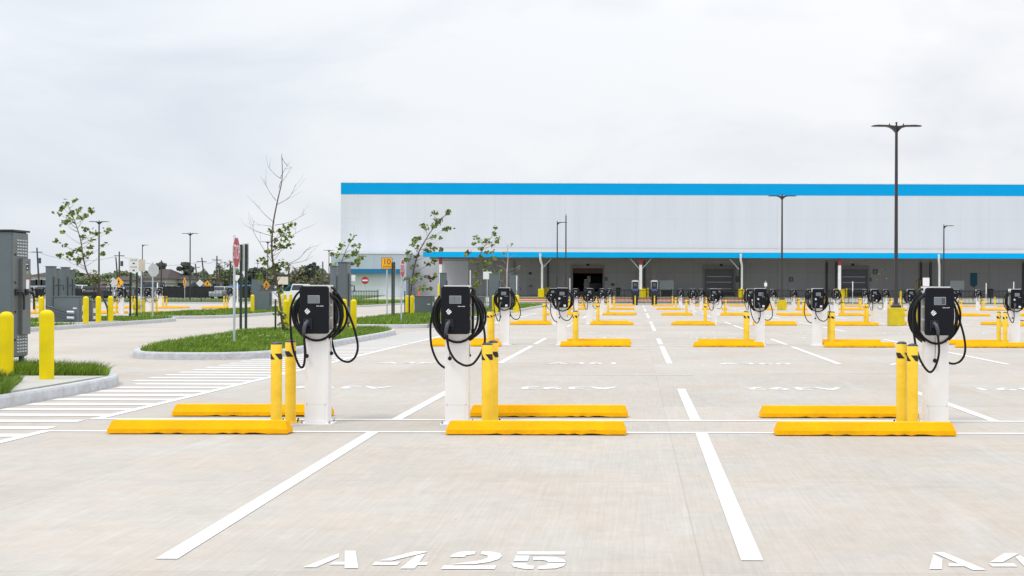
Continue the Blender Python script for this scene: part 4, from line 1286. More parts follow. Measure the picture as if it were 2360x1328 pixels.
# ------------------------------------------------------------------ warehouse
def panel_mat(name, col, seam=2.44, hs=None, rough=0.6, axis='X', seamcol=0.82):
    m = bpy.data.materials.new(name); m.use_nodes = True
    t = m.node_tree; p = t.nodes['Principled BSDF']
    p.inputs['Roughness'].default_value = rough
    co = N(t, 'ShaderNodeTexCoord'); sp = N(t, 'ShaderNodeSeparateXYZ')
    t.links.new(co.outputs['Object'], sp.inputs[0])
    nz = N(t, 'ShaderNodeTexNoise'); nz.inputs['Scale'].default_value = 0.25; nz.inputs['Detail'].default_value = 6
    mpn = N(t, 'ShaderNodeMapping'); mpn.inputs['Scale'].default_value = (2.5, 1, 0.4)
    t.links.new(co.outputs['Object'], mpn.inputs[0]); t.links.new(mpn.outputs[0], nz.inputs[0])
    f = math_node(t, 'FRACT', math_node(t, 'DIVIDE', sp.outputs[axis], seam))
    s1 = math_node(t, 'LESS_THAN', f, 0.035)
    f2 = math_node(t, 'FRACT', math_node(t, 'DIVIDE', sp.outputs[axis], seam * 3.7))
    s2 = math_node(t, 'MULTIPLY', math_node(t, 'LESS_THAN', f2, 0.010), 2.2)
    s_ = math_node(t, 'MAXIMUM', s1, s2)
    if hs:
        f3 = math_node(t, 'FRACT', math_node(t, 'DIVIDE', sp.outputs['Z'], hs))
        s_ = math_node(t, 'MAXIMUM', s_, math_node(t, 'LESS_THAN', f3, 0.02))
    v = math_node(t, 'MULTIPLY_ADD', nz.outputs['Fac'], 0.14, 0.93)
    v = math_node(t, 'MULTIPLY', v, math_node(t, 'MULTIPLY_ADD', s_, seamcol - 1, 1.0))
    cb = N(t, 'ShaderNodeCombineXYZ')
    for i in range(3): t.links.new(math_node(t, 'MULTIPLY', v, col[i]), cb.inputs[i])
    t.links.new(cb.outputs[0], p.inputs['Base Color'])
    return m
M_WALL = panel_mat('warehouse_panel', (0.64, 0.67, 0.72), 2.44, 5.2, seamcol=0.965)
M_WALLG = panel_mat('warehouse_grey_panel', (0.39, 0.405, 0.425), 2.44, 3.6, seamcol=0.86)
M_ANNEX = panel_mat('annex_panel', (0.43, 0.505, 0.59), 4.6, 1.2, seamcol=0.93)
M_BLUEC = mat('canopy_blue', (0.000, 0.42, 0.85), 0.6, var=0.03, scale=0.5, spec=0.1)
M_BLUE = mat('stripe_blue', (0.000, 0.34, 0.72), 0.6, var=0.03, scale=0.5, spec=0.1)
M_BLUED = mat('annex_blue', (0.003, 0.16, 0.36), 0.5, var=0.04, scale=0.5)
M_ROOFW = mat('canopy_roof_metal', (0.43, 0.43, 0.42), 0.5, var=0.05, scale=0.5)
M_TRIM = mat('white_trim', (0.78, 0.79, 0.80), 0.5)
M_DOOR = mat('roller_door_grey', (0.13, 0.15, 0.17), 0.5)
M_DOORL = mat('door_frame_grey', (0.24, 0.25, 0.26), 0.5)
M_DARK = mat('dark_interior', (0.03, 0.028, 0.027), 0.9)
M_DOCK = mat('dock_grey', (0.10, 0.105, 0.11), 0.85)
YW = 147.0; SW = F / YW
def wx(px, Y=YW): return (px - HX) * Y / F
def wz(py, Y=YW, px=1465): return H - (py - ROLL * (px - HX) - HY) * Y / F
B0 = 0.7
WXL, WXR = wx(785), 78.0
ROOF = 15.15
R = thing('warehouse', 'long white warehouse with blue roof stripe and blue edged canopy', 'building', (0, YW, 0))
def rel(*a): return a
Zc = 6.75
m = MB().box(WXL, WXR, 0, 0.3, Zc, ROOF - 1.62)                       # upper front wall
uw = m.build('upper_wall', M_WALL, R)
MB().box(WXL, WXR, -0.02, 0.3, ROOF - 1.615, ROOF - 0.16).build('blue_stripe', M_BLUE, R)
MB().box(WXL - 0.03, WXR, -0.05, 0.35, ROOF - 0.155, ROOF).build('roof_edge', M_TRIM, R)
# lower wall with three openings
doors = [(1320, 1389), (1624, 1690), (1937, 1999)]
holes = [(wx(a), wx(b)) for a, b in doors]
zt = wz(617)
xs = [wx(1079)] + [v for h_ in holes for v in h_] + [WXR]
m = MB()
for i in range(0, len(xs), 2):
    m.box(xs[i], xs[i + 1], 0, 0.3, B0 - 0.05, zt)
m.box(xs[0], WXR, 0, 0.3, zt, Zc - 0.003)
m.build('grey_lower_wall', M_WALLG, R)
MB().box(WXL, wx(1079) - 0.002, 0, 0.3, B0 - 0.05, Zc - 0.003).build('white_lower_wall', M_WALL, R)
m = MB().box(WXL, WXL + 0.3, 0.302, 45, 0.5, ROOF - 0.2); m.build('side_wall', M_WALL, R)
MB().box(WXL + 0.302, WXR, 0.302, 45, ROOF - 0.6, ROOF - 0.4).build('roof_deck', M_ROOFW, R)
MB().box(WXL + 0.302, WXR, 45, 45.3, 0.5, ROOF - 0.2).build('back_wall', M_WALL, R)
MB().box(WXL + 0.302, WXR, 0.31, 44.9, 0.72, 1.18).build('floor_slab', M_DOCK, R)
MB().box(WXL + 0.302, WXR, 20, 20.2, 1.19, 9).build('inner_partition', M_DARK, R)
# doors
for k, (a, b) in enumerate(holes):
    fr = MB()
    fr.box(a - 0.25, a - 0.002, -0.12, -0.002, B0, zt + 0.35); fr.box(b + 0.002, b + 0.25, -0.12, -0.002, B0, zt + 0.35)
    fr.box(a, b, -0.12, -0.002, zt + (-0.15 if k else -0.1), zt + 0.35)
    d = fr.build('dock_door', M_DOORL, R)
    if k:
        zb_ = 1.2
        dm = MB().box(a + 0.01, b - 0.01, 0.08, 0.14, 1.0, zt - 0.16)
        sl_ = dm.build('roller_slats', M_DOOR, d)
        for zz in (wz(637), wz(650), wz(665)):
            MB().box(a + 0.25, b - 0.25, 0.05, 0.078, zz - 0.05, zz + 0.05).build('slat_rail', mat('slat_rail_grey', (0.55, 0.57, 0.60), 0.5), d)
        MB().box(a - 0.1, b + 0.1, -0.35, -0.13, B0, 1.15).build('dock_bumper', M_BLACK, d)
    else:
        MB().box(a, b, 0.05, 0.09, zt - 0.75, zt - 0.11).build('raised_door', mat('brown_valance', (0.10, 0.055, 0.045), 0.7), d)
# person door
pd = MB().box(wx(1214), wx(1232), -0.06, -0.002, B0 + 0.02, B0 + 2.2).build('person_door', mat('pale_door', (0.33, 0.34, 0.35), 0.5), R)
MB().box(wx(1219), wx(1227), -0.065, -0.061, B0 + 1.0, B0 + 1.3).build('notice', M_DOOR, pd)
# wall lights, signs and dark plates
for px, py in ((1222, 631), (1355, 611), (1662, 611), (1965, 609), (1412, 656)):
    MB().cbox(wx(px), -0.12, wz(py), 0.34, 0.22, 0.28, 0, 0.05).build('wall_lamp', M_BLACK, R)
for px, py, w_, h_ in ((1395, 643, 11, 9), (1823, 643, 11, 11), (2017, 625, 12, 12), (2004, 643, 10, 9), (1700, 643, 9, 14)):
    pp_ = MB().box(wx(px - w_ / 2), wx(px + w_ / 2), -0.05, -0.002, wz(py + h_ / 2), wz(py - h_ / 2)).build('wall_plate', M_DOOR, R)
    if px in (1823, 2017): MB().box(wx(px - 2.5), wx(px + 2.5), -0.056, -0.051, wz(py + 3), wz(py - 3)).build('plate_print', M_DOORL, pp_)
for px0, px1, y0_, y1_ in ((2236, 2252, 627, 655),):
    bn = MB().prism_y([(wx(px0), wz(y1_)), (wx((px0 + px1) / 2), wz(y1_ + 6)), (wx(px1), wz(y1_)), (wx(px1), wz(y0_)), (wx(px0), wz(y0_))], -0.06, -0.01)
    bn.build('teal_banner', mat('teal', (0.01, 0.12, 0.19), 0.6), R)
for px in (1185, 1905, 2122, 2358):
    MB().box(wx(px) - 0.15, wx(px) + 0.15, -0.12, -0.002, B0, 6.1).build('downpipe', M_DOORL if px < 1200 else M_DOCK, R)
# canopy
YC = 137.0
zf0, zf1 = wz(594, YC), wz(582, YC)
cxl = wx(975, YC)
MB().box(cxl, WXR, YC - YW - 0.15, YC - YW, zf0, zf1).build('canopy_fascia', M_BLUEC, R)
m = MB(); y0_ = YC - YW + 0.002
m.loft([[(cxl, y0_, zf1 - 0.05), (cxl, -0.06, Zc - 0.25), (cxl, -0.06, Zc - 0.02), (cxl, y0_, zf1 + 0.03)], [(WXR, y0_, zf1 - 0.05), (WXR, -0.06, Zc - 0.25), (WXR, -0.06, Zc - 0.02), (WXR, y0_, zf1 + 0.03)]])
m.build('canopy_roof', M_ROOFW, R)
MB().box(cxl + 0.3, WXR, y0_ + 2.6, y0_ + 2.85, zf0 - 0.18, zf0 + 0.2).build('canopy_beam', M_DOORL, R)
MB().box(cxl + 0.3, WXR, y0_ + 6.5, y0_ + 6.7, zf0 - 0.1, zf0 + 0.25).build('canopy_beam', M_DOORL, R)
hy = hgt(0, YC)
for i, px in enumerate((1014, 1245.5, 1476.5, 1706.5, 1936, 2162, 2394)):
    x = wx(px, YC); yy = YC - YW + 0.45
    if i % 2 == 0:
        c_ = MB().box(x - 0.17, x + 0.17, yy - 0.17, yy + 0.17, hy, zf0 - 0.85).build('column', M_TRIM, R)
        MB().box(x - 0.172, x + 0.172, yy - 0.172, yy + 0.172, zf0 - 0.848, zf0 + 0.3).build('red_column_top', mat('column_red', (0.33, 0.035, 0.04), 0.6), c_)
        if px > 1100: dirs = (-1, 1)
        else: dirs = ()
    else:
        m = MB().tube([(x - 0.0, yy - 0.75, zf1 - 0.15), (x, yy - 0.75, zf0 - 0.3), (x + 0.18, yy - 0.3, zf0 - 0.9), (x + 0.18, yy - 0.3, hy)], 0.13, 8)
        c_ = m.build('column', M_TRIM, R)
        dirs = (1,) if i == 1 else ((-1,) if i == 3 else ())
    for dd in dirs:
        if px > 1800 and i % 2 == 0: continue
        MB().tube([(x + dd * 0.15, yy + 0.1, zf0 - 1.35), (x + dd * 1.25, yy + 0.1, zf0 - 0.1)], 0.07, 6).build('brace', M_GALV, c_)
    if px > 1100:
        gb_ = MB().cbox(x + (0.1 if i % 2 else 0.25), yy - 0.1 - (0.25 if i % 2 == 0 else 0.8) * 0.5, hy + 0.52, 0.72, 0.6, 1.04, 0, 0.06)
        gb_.build('column_guard', M_LEMON, c_)
    # rear columns by the wall
    if 1100 < px < 2300:
        xr = wx(px + 9 - (px - HX) * 0.045, YW)
        rc = MB().box(xr - 0.15, xr + 0.15, -1.2, -0.9, B0, 6.2).build('rear_column', M_DOCK, R)
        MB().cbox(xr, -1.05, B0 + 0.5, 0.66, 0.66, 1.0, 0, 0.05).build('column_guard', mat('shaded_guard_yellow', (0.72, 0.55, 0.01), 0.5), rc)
# conduit along the canopy
MB().tube([(cxl + 1, YC - YW + 2.0, zf0 - 0.35), (WXR, YC - YW + 2.0, zf0 - 0.35)], 0.05, 5).build('sprinkler_pipe', mat('pipe_tan', (0.30, 0.22, 0.16), 0.6), R)
# annex on the left
YA = 141.0
def ax(px): return (px - HX) * YA / F
def az(py): return H - (py + 1.8 - HY) * YA / F
R2 = thing('annex_building', 'low grey annex with dark blue band left of the warehouse', 'building', (0, YA, 0))
zA, zB1, zB0 = az(585), az(620), az(630)
MB().box(ax(763), ax(936), 0, 5.6, zB1, zA).build('upper_panels', M_ANNEX, R2)
MB().box(ax(763) - .05, ax(936) + .05, -0.08, 5.65, zA + 0.002, zA + 0.12).build('roof_edge', M_TRIM, R2)
MB().box(ax(763), ax(928), 0.02, 5.6, zB0, zB1 - 0.003).build('blue_band', M_BLUED, R2)
MB().box(ax(770), ax(928), 0.9, 5.6, 0.2, zB0 - 0.003).build('white_wall', mat('annex_white', (0.64, 0.70, 0.75), 0.6, var=0.04, scale=0.3), R2)
MB().box(ax(930), ax(936), 0.0, 5.6, 0.3, zB1 - 0.003).build('corner_panel', M_ANNEX, R2)

# things under the canopy
def boxthing(name, cat, label, px0, px1, py0, py1, Y, dp, mt, extra=None, group=None):
    x0, x1 = (px0 - HX) * Y / F, (px1 - HX) * Y / F
    z1, z0 = wz(py0, Y), wz(py1, Y)
    zb = hgt((x0 + x1) / 2, Y)
    R_ = thing(name, label, cat, ((x0 + x1) / 2, Y, zb), 0, group)
    return R_, x1 - x0, z0 - zb, z1 - zb
R_, w_, z0, z1 = boxthing('notice_board', 'notice board', 'grey notice board under the canopy behind the right fast charger', 1520, 1553, 646, 668, 143, 0.1, None)
MB().cbox(0, 0, (z0 + z1) / 2, w_, 0.1, z1 - z0, 0, 0.01).build('board', mat('board_grey', (0.36, 0.42, 0.44), 0.5), R_)
for s_ in (-1, 1): MB().box(s_ * w_ * .42 - .04, s_ * w_ * .42 + .04, -.04, .04, 0, z0 - 0.002).build('leg', M_GALV, R_)
MB().cbox(0, 0.7, 0.45, w_ * .95, 0.8, 0.9, 0, 0.03).build('bench_box', M_BLACK, R_)
R_, w_, z0, z1 = boxthing('notice_board', 'notice board', 'pale notice board under the canopy left of the teal banner', 2189, 2222, 645, 665, 143, 0.1, None)
MB().cbox(0, 0, (z0 + z1) / 2, w_, 0.1, z1 - z0, 0, 0.01).build('board', mat('board_grey2', (0.40, 0.45, 0.48), 0.5), R_)
for s_ in (-1, 1): MB().box(s_ * w_ * .42 - .04, s_ * w_ * .42 + .04, -.04, .04, 0, z0 - 0.002).build('leg', M_GALV, R_)
def bin_(px, label, Y=142.0):
    X = (px - HX) * Y / F
    R_ = thing('litter_bin', label, 'bin', (X, Y, hgt(X, Y)))
    MB().loft([[(x * s_, y * s_, z) for x, y in rrect(-1, 1, -1, 1, .3, 3)] for z, s_ in ((0, .24), (0.9, .30))]).build('body', M_BLACK, R_)
    MB().loft([[(x * s_, y * s_, z) for x, y in rrect(-1, 1, -1, 1, .3, 3)] for z, s_ in ((0.902, .33), (0.98, .33), (1.08, .2))]).build('lid', M_BLACK, R_)
bin_(1425, 'black litter bin against the grey wall right of the open door')
bin_(2283, 'black litter bin behind the fence right of the teal banner')
def ygate(px, Y, label, h=1.15):
    X = (px - HX) * Y / F
    R_ = thing('yellow_post', label, 'bollard', (X, Y, hgt(X, Y)), 0, 'slim yellow posts before the dock doors')
    MB().lathe(0, 0, [(.12, 0), (.12, h - .06), (.08, h), (.01, h + .02)], 10).build('pipe', M_LEMON, R_)
for px, Y, lb in ((1493, 139, 'slim yellow post between the two tall fast chargers'), (1951, 139, 'slim yellow post right of a canopy column guard'), (2073 + 3, 128, 'slim yellow post right behind the nearest tall light pole')):
    ygate(px, Y, lb)
# forklift by the wall
X = wx(2118, 144)
R_ = thing('forklift', 'small yellow forklift parked against the grey wall under canopy', 'forklift', (X, 144, hgt(X, 144)))
MB().cbox(0, 0, 0.55, 0.8, 1.3, 0.6, 0, 0.08).build('body', M_BASEY, R_)
m = MB()
for s_ in (-.32, .32):
    for y_ in (-.45, .45): m.tube([(s_, y_, .85), (s_ * .9, y_ * .8, 2.0)], .035, 5)
m.cbox(0, 0, 2.03, .75, 1.0, .06, 0, .02); m.build('cab_frame', M_BASEY, R_)
m = MB()
m.box(-.25, -.18, -.85, -.75, .1, 2.2); m.box(.18, .25, -.85, -.75, .1, 2.2); m.box(-.25, .25, -.86, -.84, .7, .8); m.build('mast', M_BLACK, R_)
for s_ in (-.3, .3):
    for y_ in (-.45, .45): MB().loft([[(s_ + dx_, y_ + .2 * math.cos(a), .2 + .2 * math.sin(a)) for a in [2 * PI * k / 12 for k in range(12)]] for dx_ in (-.08, .08)]).build('wheel', M_BLACK, R_)
# cones
def cone(px, py, Y, label):
    x, y, z = W(px, py, Y)
    R_ = thing('traffic_cone', label, 'cone', (x, Y, hgt(x, Y)))
    MB().lathe(0, 0, [(.16, .03), (.05, .85), (.03, .95)], 12).build('cone_body', mat('cone_orange', (0.75, 0.11, 0.02), 0.5), R_)
    MB().cbox(0, 0, .015, .42, .42, .03, 0, .005).build('base', M_BLACK, R_)
# delineator
x, y, z = W(966, 672, 118)
R_ = thing('delineator_post', 'orange delineator post above the square transformer box', 'post', (x, 118, 0.0))
MB().lathe(0, 0, [(.11, .04), (.10, 1.62), (.06, 1.70)], 10).build('tube', mat('cone_orange2', (0.80, 0.13, 0.04), 0.5), R_)
MB().cyl(0, 0, 0, .04, .24, 12).build('base', M_BLACK, R_)
x, y, z = W(1011, 650, 118)
R_ = thing('yellow_marker', 'tall thin yellow post left of the middle front charger', 'post', (x, 118, 0.0))
MB().lathe(0, 0, [(.10, 0), (.10, 1.9), (.05, 1.98)], 10).build('tube', M_LEMON, R_)

# ------------------------------------------------------------------ fences
def picket_fence(xa, xb, Y, h, label, gap=0.14, z=0.0, pr=0.017, yb=None):
    R_ = thing('picket_fence', label, 'fence', (xa, Y, z))
    L_ = xb - xa
    yb = Y if yb is None else yb
    def py_(x): return (yb - Y) * x / L_
    m = MB()
    x = 0.06
    while x < L_:
        yy = py_(x)
        m.box(x - pr, x + pr, yy - pr, yy + pr, 0.08, h)
        x += gap
    for zz in (0.16, h - 0.12):
        m.loft([[(0, -.02, zz - .02), (0, .02, zz - .02), (0, .02, zz + .02), (0, -.02, zz + .02)], [(L_, py_(L_) - .02, zz - .02), (L_, py_(L_) + .02, zz - .02), (L_, py_(L_) + .02, zz + .02), (L_, py_(L_) - .02, zz + .02)]])
    m.build('picket_panel', M_FENCE, R_)
    x = 0
    while x < L_ + 0.1:
        MB().box(x - .035, x + .035, py_(x) - .035, py_(x) + .035, 0, h + .05).build('post', M_FENCE, R_)
        x += 3.65 if L_ > 12 else L_
    return R_
picket_fence(-3.6, 56, 118.4, 1.5, 'long black picket fence between the parking rows and the warehouse')
picket_fence(wx(134, 117.0), wx(600, 117.0), 117.0, 1.5, 'black picket fence along grass and mulch at left')
picket_fence(wx(806, 100), wx(871, 100), 100, 1.25, 'short black picket fence before the white annex wall', 0.14, 0.1)
def screen_fence(px0, px1, Y, h, label, y1=None):
    x0, x1 = wx(px0, Y), wx(px1, Y)
    R_ = thing('screened_fence', label, 'fence', (x0, Y, 0))
    m = MB(); n = 24; L_ = x1 - x0
    ring = []
    for k in range(n + 1):
        t = k / n
        ring.append([(L_ * t, .06 * math.sin(k * 2.1), .15), (L_ * t, .06 * math.sin(k * 2.1) + .03, .15), (L_ * t, .05 * math.cos(k * 1.7) + .03, h - .03 * (k % 3)), (L_ * t, .05 * math.cos(k * 1.7), h - .03 * (k % 3))])
    m.loft(ring); m.build('mesh_screen', M_SCRFAB, R_)
    for k in range(0, int(L_ / 3) + 1): MB().tube([(k * 3.0, .12, 0), (k * 3.0, .12, h + .1)], .04, 6).build('post', M_FENCE, R_)
screen_fence(372, 494, 158, 1.75, 'black screened fence left of the near stop sign')
screen_fence(556, 612, 158, 1.75, 'black screened fence between green posts and the low cabinet')
screen_fence(72, 190, 150, 1.35, 'dark screened fence behind the pillar cabinets at far left')

# ------------------------------------------------------------------ young trees
def leaf_cluster(m, c, r, n, size, rs):
    for _ in range(n):
        d = Vector((rs.gauss(0, 1), rs.gauss(0, 1), rs.gauss(0, 0.8))) * r * 0.55
        p = Vector(c) + d
        u = Vector((rs.gauss(0, 1), rs.gauss(0, 1), rs.gauss(0, 0.5) - 0.4)).normalized()
        v = u.orthogonal().normalized()
        v = (v * math.cos(rs.random() * 6.28) + u.cross(v) * math.sin(rs.random() * 6.28)).normalized()
        s_ = size * rs.uniform(0.6, 1.25)
        a = p - u * s_ * .5
        q = [a, p + v * s_ * .42 - u * s_ * .08, p + v * s_ * .2 + u * s_ * .25, p + u * s_ * .6, p - v * s_ * .22 + u * s_ * .22, p - v * s_ * .45 - u * s_ * .1]
        m.add([tuple(x) for x in q], [(0, 1, 2, 3, 4, 5)])
def young_tree(label, Y, trunk_px, clusters, conv, base_z, leafn=16, leafs=0.12, r0=0.035, branches=(), bark=None, crad=0.17, seed=1, brown=(), jit=0.45, name='young_tree'):
    rs = random.Random(seed)
    T = [W(*conv(*p), Y) for p in trunk_px]
    T = [(x, y + 0.15 * math.sin(i * 1.3), z) for i, (x, y, z) in enumerate(T)]
    if T[0][2] < T[-1][2]: T = T[::-1]
    bx, by, bz = T[-1]
    T[-1] = (bx, Y, base_z)
    R_ = thing(name, label, 'tree', (bx, Y, base_z))
    L = lambda p: (p[0] - bx, p[1] - Y, p[2] - base_z)
    P = [L(p) for p in spline(T, 5)]
    n = len(P)
    m = MB().tube(P, [0.006 + (r0 - 0.006) * (i / (n - 1)) ** 0.8 for i in range(n)], 7)
    for br in branches:
        Q = []
        off = rs.uniform(-jit, jit)
        for i, p in enumerate(br):
            x, y, z = W(*conv(*p), Y)
            Q.append((x, y + off * i / max(1, len(br) - 1), z))
        Q = [L(p) for p in spline(Q, 4)]
        m.tube(Q, [0.009 - 0.006 * i / (len(Q) - 1) for i in range(len(Q))], 5)
        for _ in range(3):
            i = rs.randrange(len(Q) // 3, len(Q))
            a = Vector(Q[i]); d = (Vector(Q[-1]) - Vector(Q[0])).normalized() * rs.uniform(.12, .4)
            d += Vector((rs.uniform(-.2, .2), rs.uniform(-.2, .2), rs.uniform(-.05, .3)))
            m.tube([tuple(a), tuple(a + d * .5 + Vector((0, 0, -.02))), tuple(a + d)], [.003, .0025, .0015], 4)
    ml = MB(); mb_ = MB()
    for ci, cpx in enumerate(clusters):
        x, y, z = W(*conv(*cpx), Y)
        dy = rs.uniform(-jit, jit)
        c = Vector(L((x, y + dy, z)))
        # branch from trunk, starting lower than the cluster
        best = min(P, key=lambda p: abs(p[2] - (c.z - 0.35 - 0.25 * abs(c.x - p[0]))))
        a = Vector(best)
        mid = (a + c) / 2 + Vector((rs.uniform(-.05, .05), rs.uniform(-.05, .05), -.06))
        m.tube([tuple(v) for v in (a, mid, c)], [.009, .006, .003], 4)
        leaf_cluster(mb_ if ci in brown else ml, c, crad * rs.uniform(.5, .9), int(1.25 * leafn * rs.uniform(.7, 1.3)), leafs * 1.08, rs)
    m.build('trunk', bark or M_BARK, R_)
    if ml.v: ml.build('crown', M_LEAF, R_)
    if mb_.v: mb_.build('brown_leaves', M_LEAFB, R_)
    return R_
cA = lambda x, y: (240 + x / 2.656, 340 + y / 2.656)
cB = lambda x, y: (740 + x / 3.494, 440 + y / 3.494)
cC = lambda x, y: (x / 2.555, 440 + y / 2.555)
young_tree('tall half-bare young tree behind the near stop sign island, leaves low on trunk', 34.2,
    [(1087, 40), (1080, 190), (1055, 330), (1040, 480), (1035, 640), (1045, 780), (1060, 900), (1080, 1010), (1100, 1135)],
    [(1140, 475), (1105, 490), (1075, 508), (1045, 520), (1155, 550), (1110, 555), (1015, 560), (1100, 590), (1070, 605), (1040, 600), (1000, 680), (1030, 640), (990, 705), (1035, 720), (1075, 710), (1105, 735), (1060, 745), (1020, 740), (1055, 860), (1085, 885), (1080, 1040), (1103, 1080), (1075, 1015), (950, 785), (945, 810), (1090, 1105)],
    cA, 0.13, 15, 0.10, 0.045,
    [[(1080, 190), (1050, 165), (1018, 122)], [(1078, 190), (1100, 165), (1128, 138)], [(1052, 325), (1000, 268), (950, 188)], [(1058, 350), (1130, 305), (1170, 225)], [(1042, 462), (990, 410), (945, 352)],
     [(1045, 476), (1130, 455), (1225, 400)], [(1038, 545), (960, 520), (885, 480)], [(1036, 605), (1150, 540), (1222, 500)], [(1030, 705), (960, 590), (920, 510), (930, 448)], [(1050, 740), (1180, 685), (1230, 625), (1292, 598)], [(1050, 735), (1140, 710), (1215, 690), (1240, 640)], [(1086, 60), (1092, 85), (1100, 110)], [(1070, 250), (1090, 215), (1115, 210)], [(1040, 500), (1000, 480), (930, 470)]],
    crad=0.15, seed=3)
young_tree('leafy young tree leaning right beside the square transformer box', 60.0,
    [(1045, 172), (960, 222), (900, 300), (830, 420), (780, 520), (745, 640), (722, 760), (715, 1000)],
    [(910, 185), (920, 240), (915, 262), (1020, 185), (1035, 175), (945, 232), (835, 285), (838, 300), (985, 300), (1020, 295), (905, 285), (740, 385), (742, 405), (790, 375), (755, 435), (760, 450), (910, 370), (970, 385), (880, 440), (850, 480), (900, 470), (960, 470), (720, 500), (760, 520), (690, 560), (730, 605), (850, 590), (900, 560), (680, 645), (750, 675), (760, 725), (830, 690), (860, 690), (905, 690), (790, 790), (840, 780), (885, 790), (690, 710)],
    cB, 0.13, 13, 0.17, 0.05, [], crad=0.22, seed=5, brown=(3, 32), jit=0.7)
young_tree('leafy young tree with light crown left of the second-row charger', 78.0,
    [(1412, 300), (1350, 400), (1300, 470), (1272, 560), (1255, 680), (1240, 800), (1235, 905)],
    [(1410, 300), (1390, 345), (1420, 380), (1340, 400), (1365, 430), (1400, 405), (1255, 380), (1245, 430), (1298, 415), (1280, 470), (1172, 495), (1180, 515), (1340, 500), (1380, 495), (1270, 525), (1300, 570), (1400, 545), (1370, 580), (1330, 605), (1250, 590), (1225, 575), (1330, 645), (1420, 655), (1390, 665), (1260, 660), (1245, 700), (1280, 735), (1250, 770)],
    cB, 0.13, 12, 0.20, 0.05, [], crad=0.24, seed=8, brown=(10,), jit=0.8)
young_tree('leafy young tree showing above the tall cabinet right of the left charger', 78.0,
    [(268, 362), (212, 450), (178, 530), (165, 600), (160, 760), (160, 900)],
    [(268, 365), (240, 400), (280, 430), (235, 440), (155, 438), (165, 470), (285, 490), (250, 500), (110, 515), (150, 520), (205, 530), (245, 505), (322, 535), (292, 565), (268, 580), (240, 592), (92, 598), (122, 605), (300, 545)],
    cB, 0.13, 12, 0.20, 0.05, [], crad=0.24, seed=9, jit=0.8)
young_tree('nearly bare pale sapling above the second-row charger', 88.0,
    [(1500, 430), (1503, 520), (1500, 600), (1498, 680), (1495, 905)],
    [(1530, 440), (1472, 498), (1590, 622), (1450, 600), (1430, 700), (1530, 702), (1465, 730)],
    cB, 0.13, 5, 0.17, 0.07, [[(1500, 470), (1485, 420), (1470, 395)], [(1500, 450), (1520, 430), (1545, 425)], [(1500, 640), (1450, 615), (1420, 600)], [(1500, 640), (1560, 625), (1600, 610)], [(1500, 600), (1460, 560), (1440, 555)], [(1500, 700), (1460, 690), (1430, 680)], [(1500, 560), (1530, 530), (1560, 520)]], bark=M_BARKP, seed=10, jit=0.8)
young_tree('leaning young tree beside the big grey transformer at left', 51.0,
    [(395, 68), (430, 175), (470, 292), (500, 410), (530, 500), (580, 590), (620, 680), (638, 745)],
    [(440, 60), (405, 70), (385, 100), (425, 105), (375, 135), (430, 135), (400, 160), (355, 180), (390, 190), (530, 115), (545, 118), (545, 155), (500, 160), (450, 185), (485, 230), (415, 245), (470, 265), (515, 240), (555, 250), (605, 220), (610, 245), (545, 290), (575, 320), (375, 300), (395, 320), (365, 380), (445, 350), (415, 380), (455, 400), (435, 415), (510, 380), (550, 330), (560, 370), (600, 370), (520, 350), (590, 480), (630, 500), (520, 540), (550, 520), (650, 530)],
    cC, 0.13, 11, 0.15, 0.05, [], crad=0.18, seed=12, jit=0.7)
young_tree('bare winter tree before the wall above right fast charger', 134.0, [(1507, 612), (1508, 640), (1508, 683)], [(1505, 625)], lambda x, y: (x, y), hgt(2, 134), 2, 0.1, 0.05,
    [[(1507, 660), (1500, 635), (1493, 615)], [(1507, 655), (1514, 630), (1522, 612)], [(1507, 650), (1503, 625), (1500, 608)], [(1507, 648), (1511, 622), (1513, 610)], [(1507, 665), (1496, 645), (1490, 630)]], bark=mat('bare_bark', (0.16, 0.11, 0.10), 0.8), seed=21)
young_tree('thin sparse tree before the grey wall right of the second roller door', 130.0, [(2033, 618), (2031, 640), (2030, 686)], [(2033, 622), (2026, 632), (2040, 630), (2022, 645), (2042, 642)], lambda x, y: (x, y), hgt(2, 130), 5, 0.13, 0.05,
    [[(2031, 660), (2024, 640), (2020, 628)], [(2031, 655), (2038, 635), (2043, 620)]], seed=22)
# support stakes
def stake(px, py0, py1, Y, label, base=0.13):
    x, _, z = W(px, py0, Y)
    MBs = MB().box(-.022, .022, -.022, .022, 0, z - base)
    o = MBs.build('tree_stake', M_GPOST, None, (x, Y, base)); tag(o, label, 'stake', 'dark stakes beside young trees')
stake(635, 690, 768, 34.0, 'short dark stake left of the half-bare tree trunk')
stake(933, 671, 727, 57.5, 'thin dark stake left of the square transformer bollards')
stake(943, 640, 727, 58.5, 'thin dark stake beside the trunk of the right-leaning tree')
stake(255, 655, 727, 51.5, 'thin dark stake beside the leaning tree at far left')

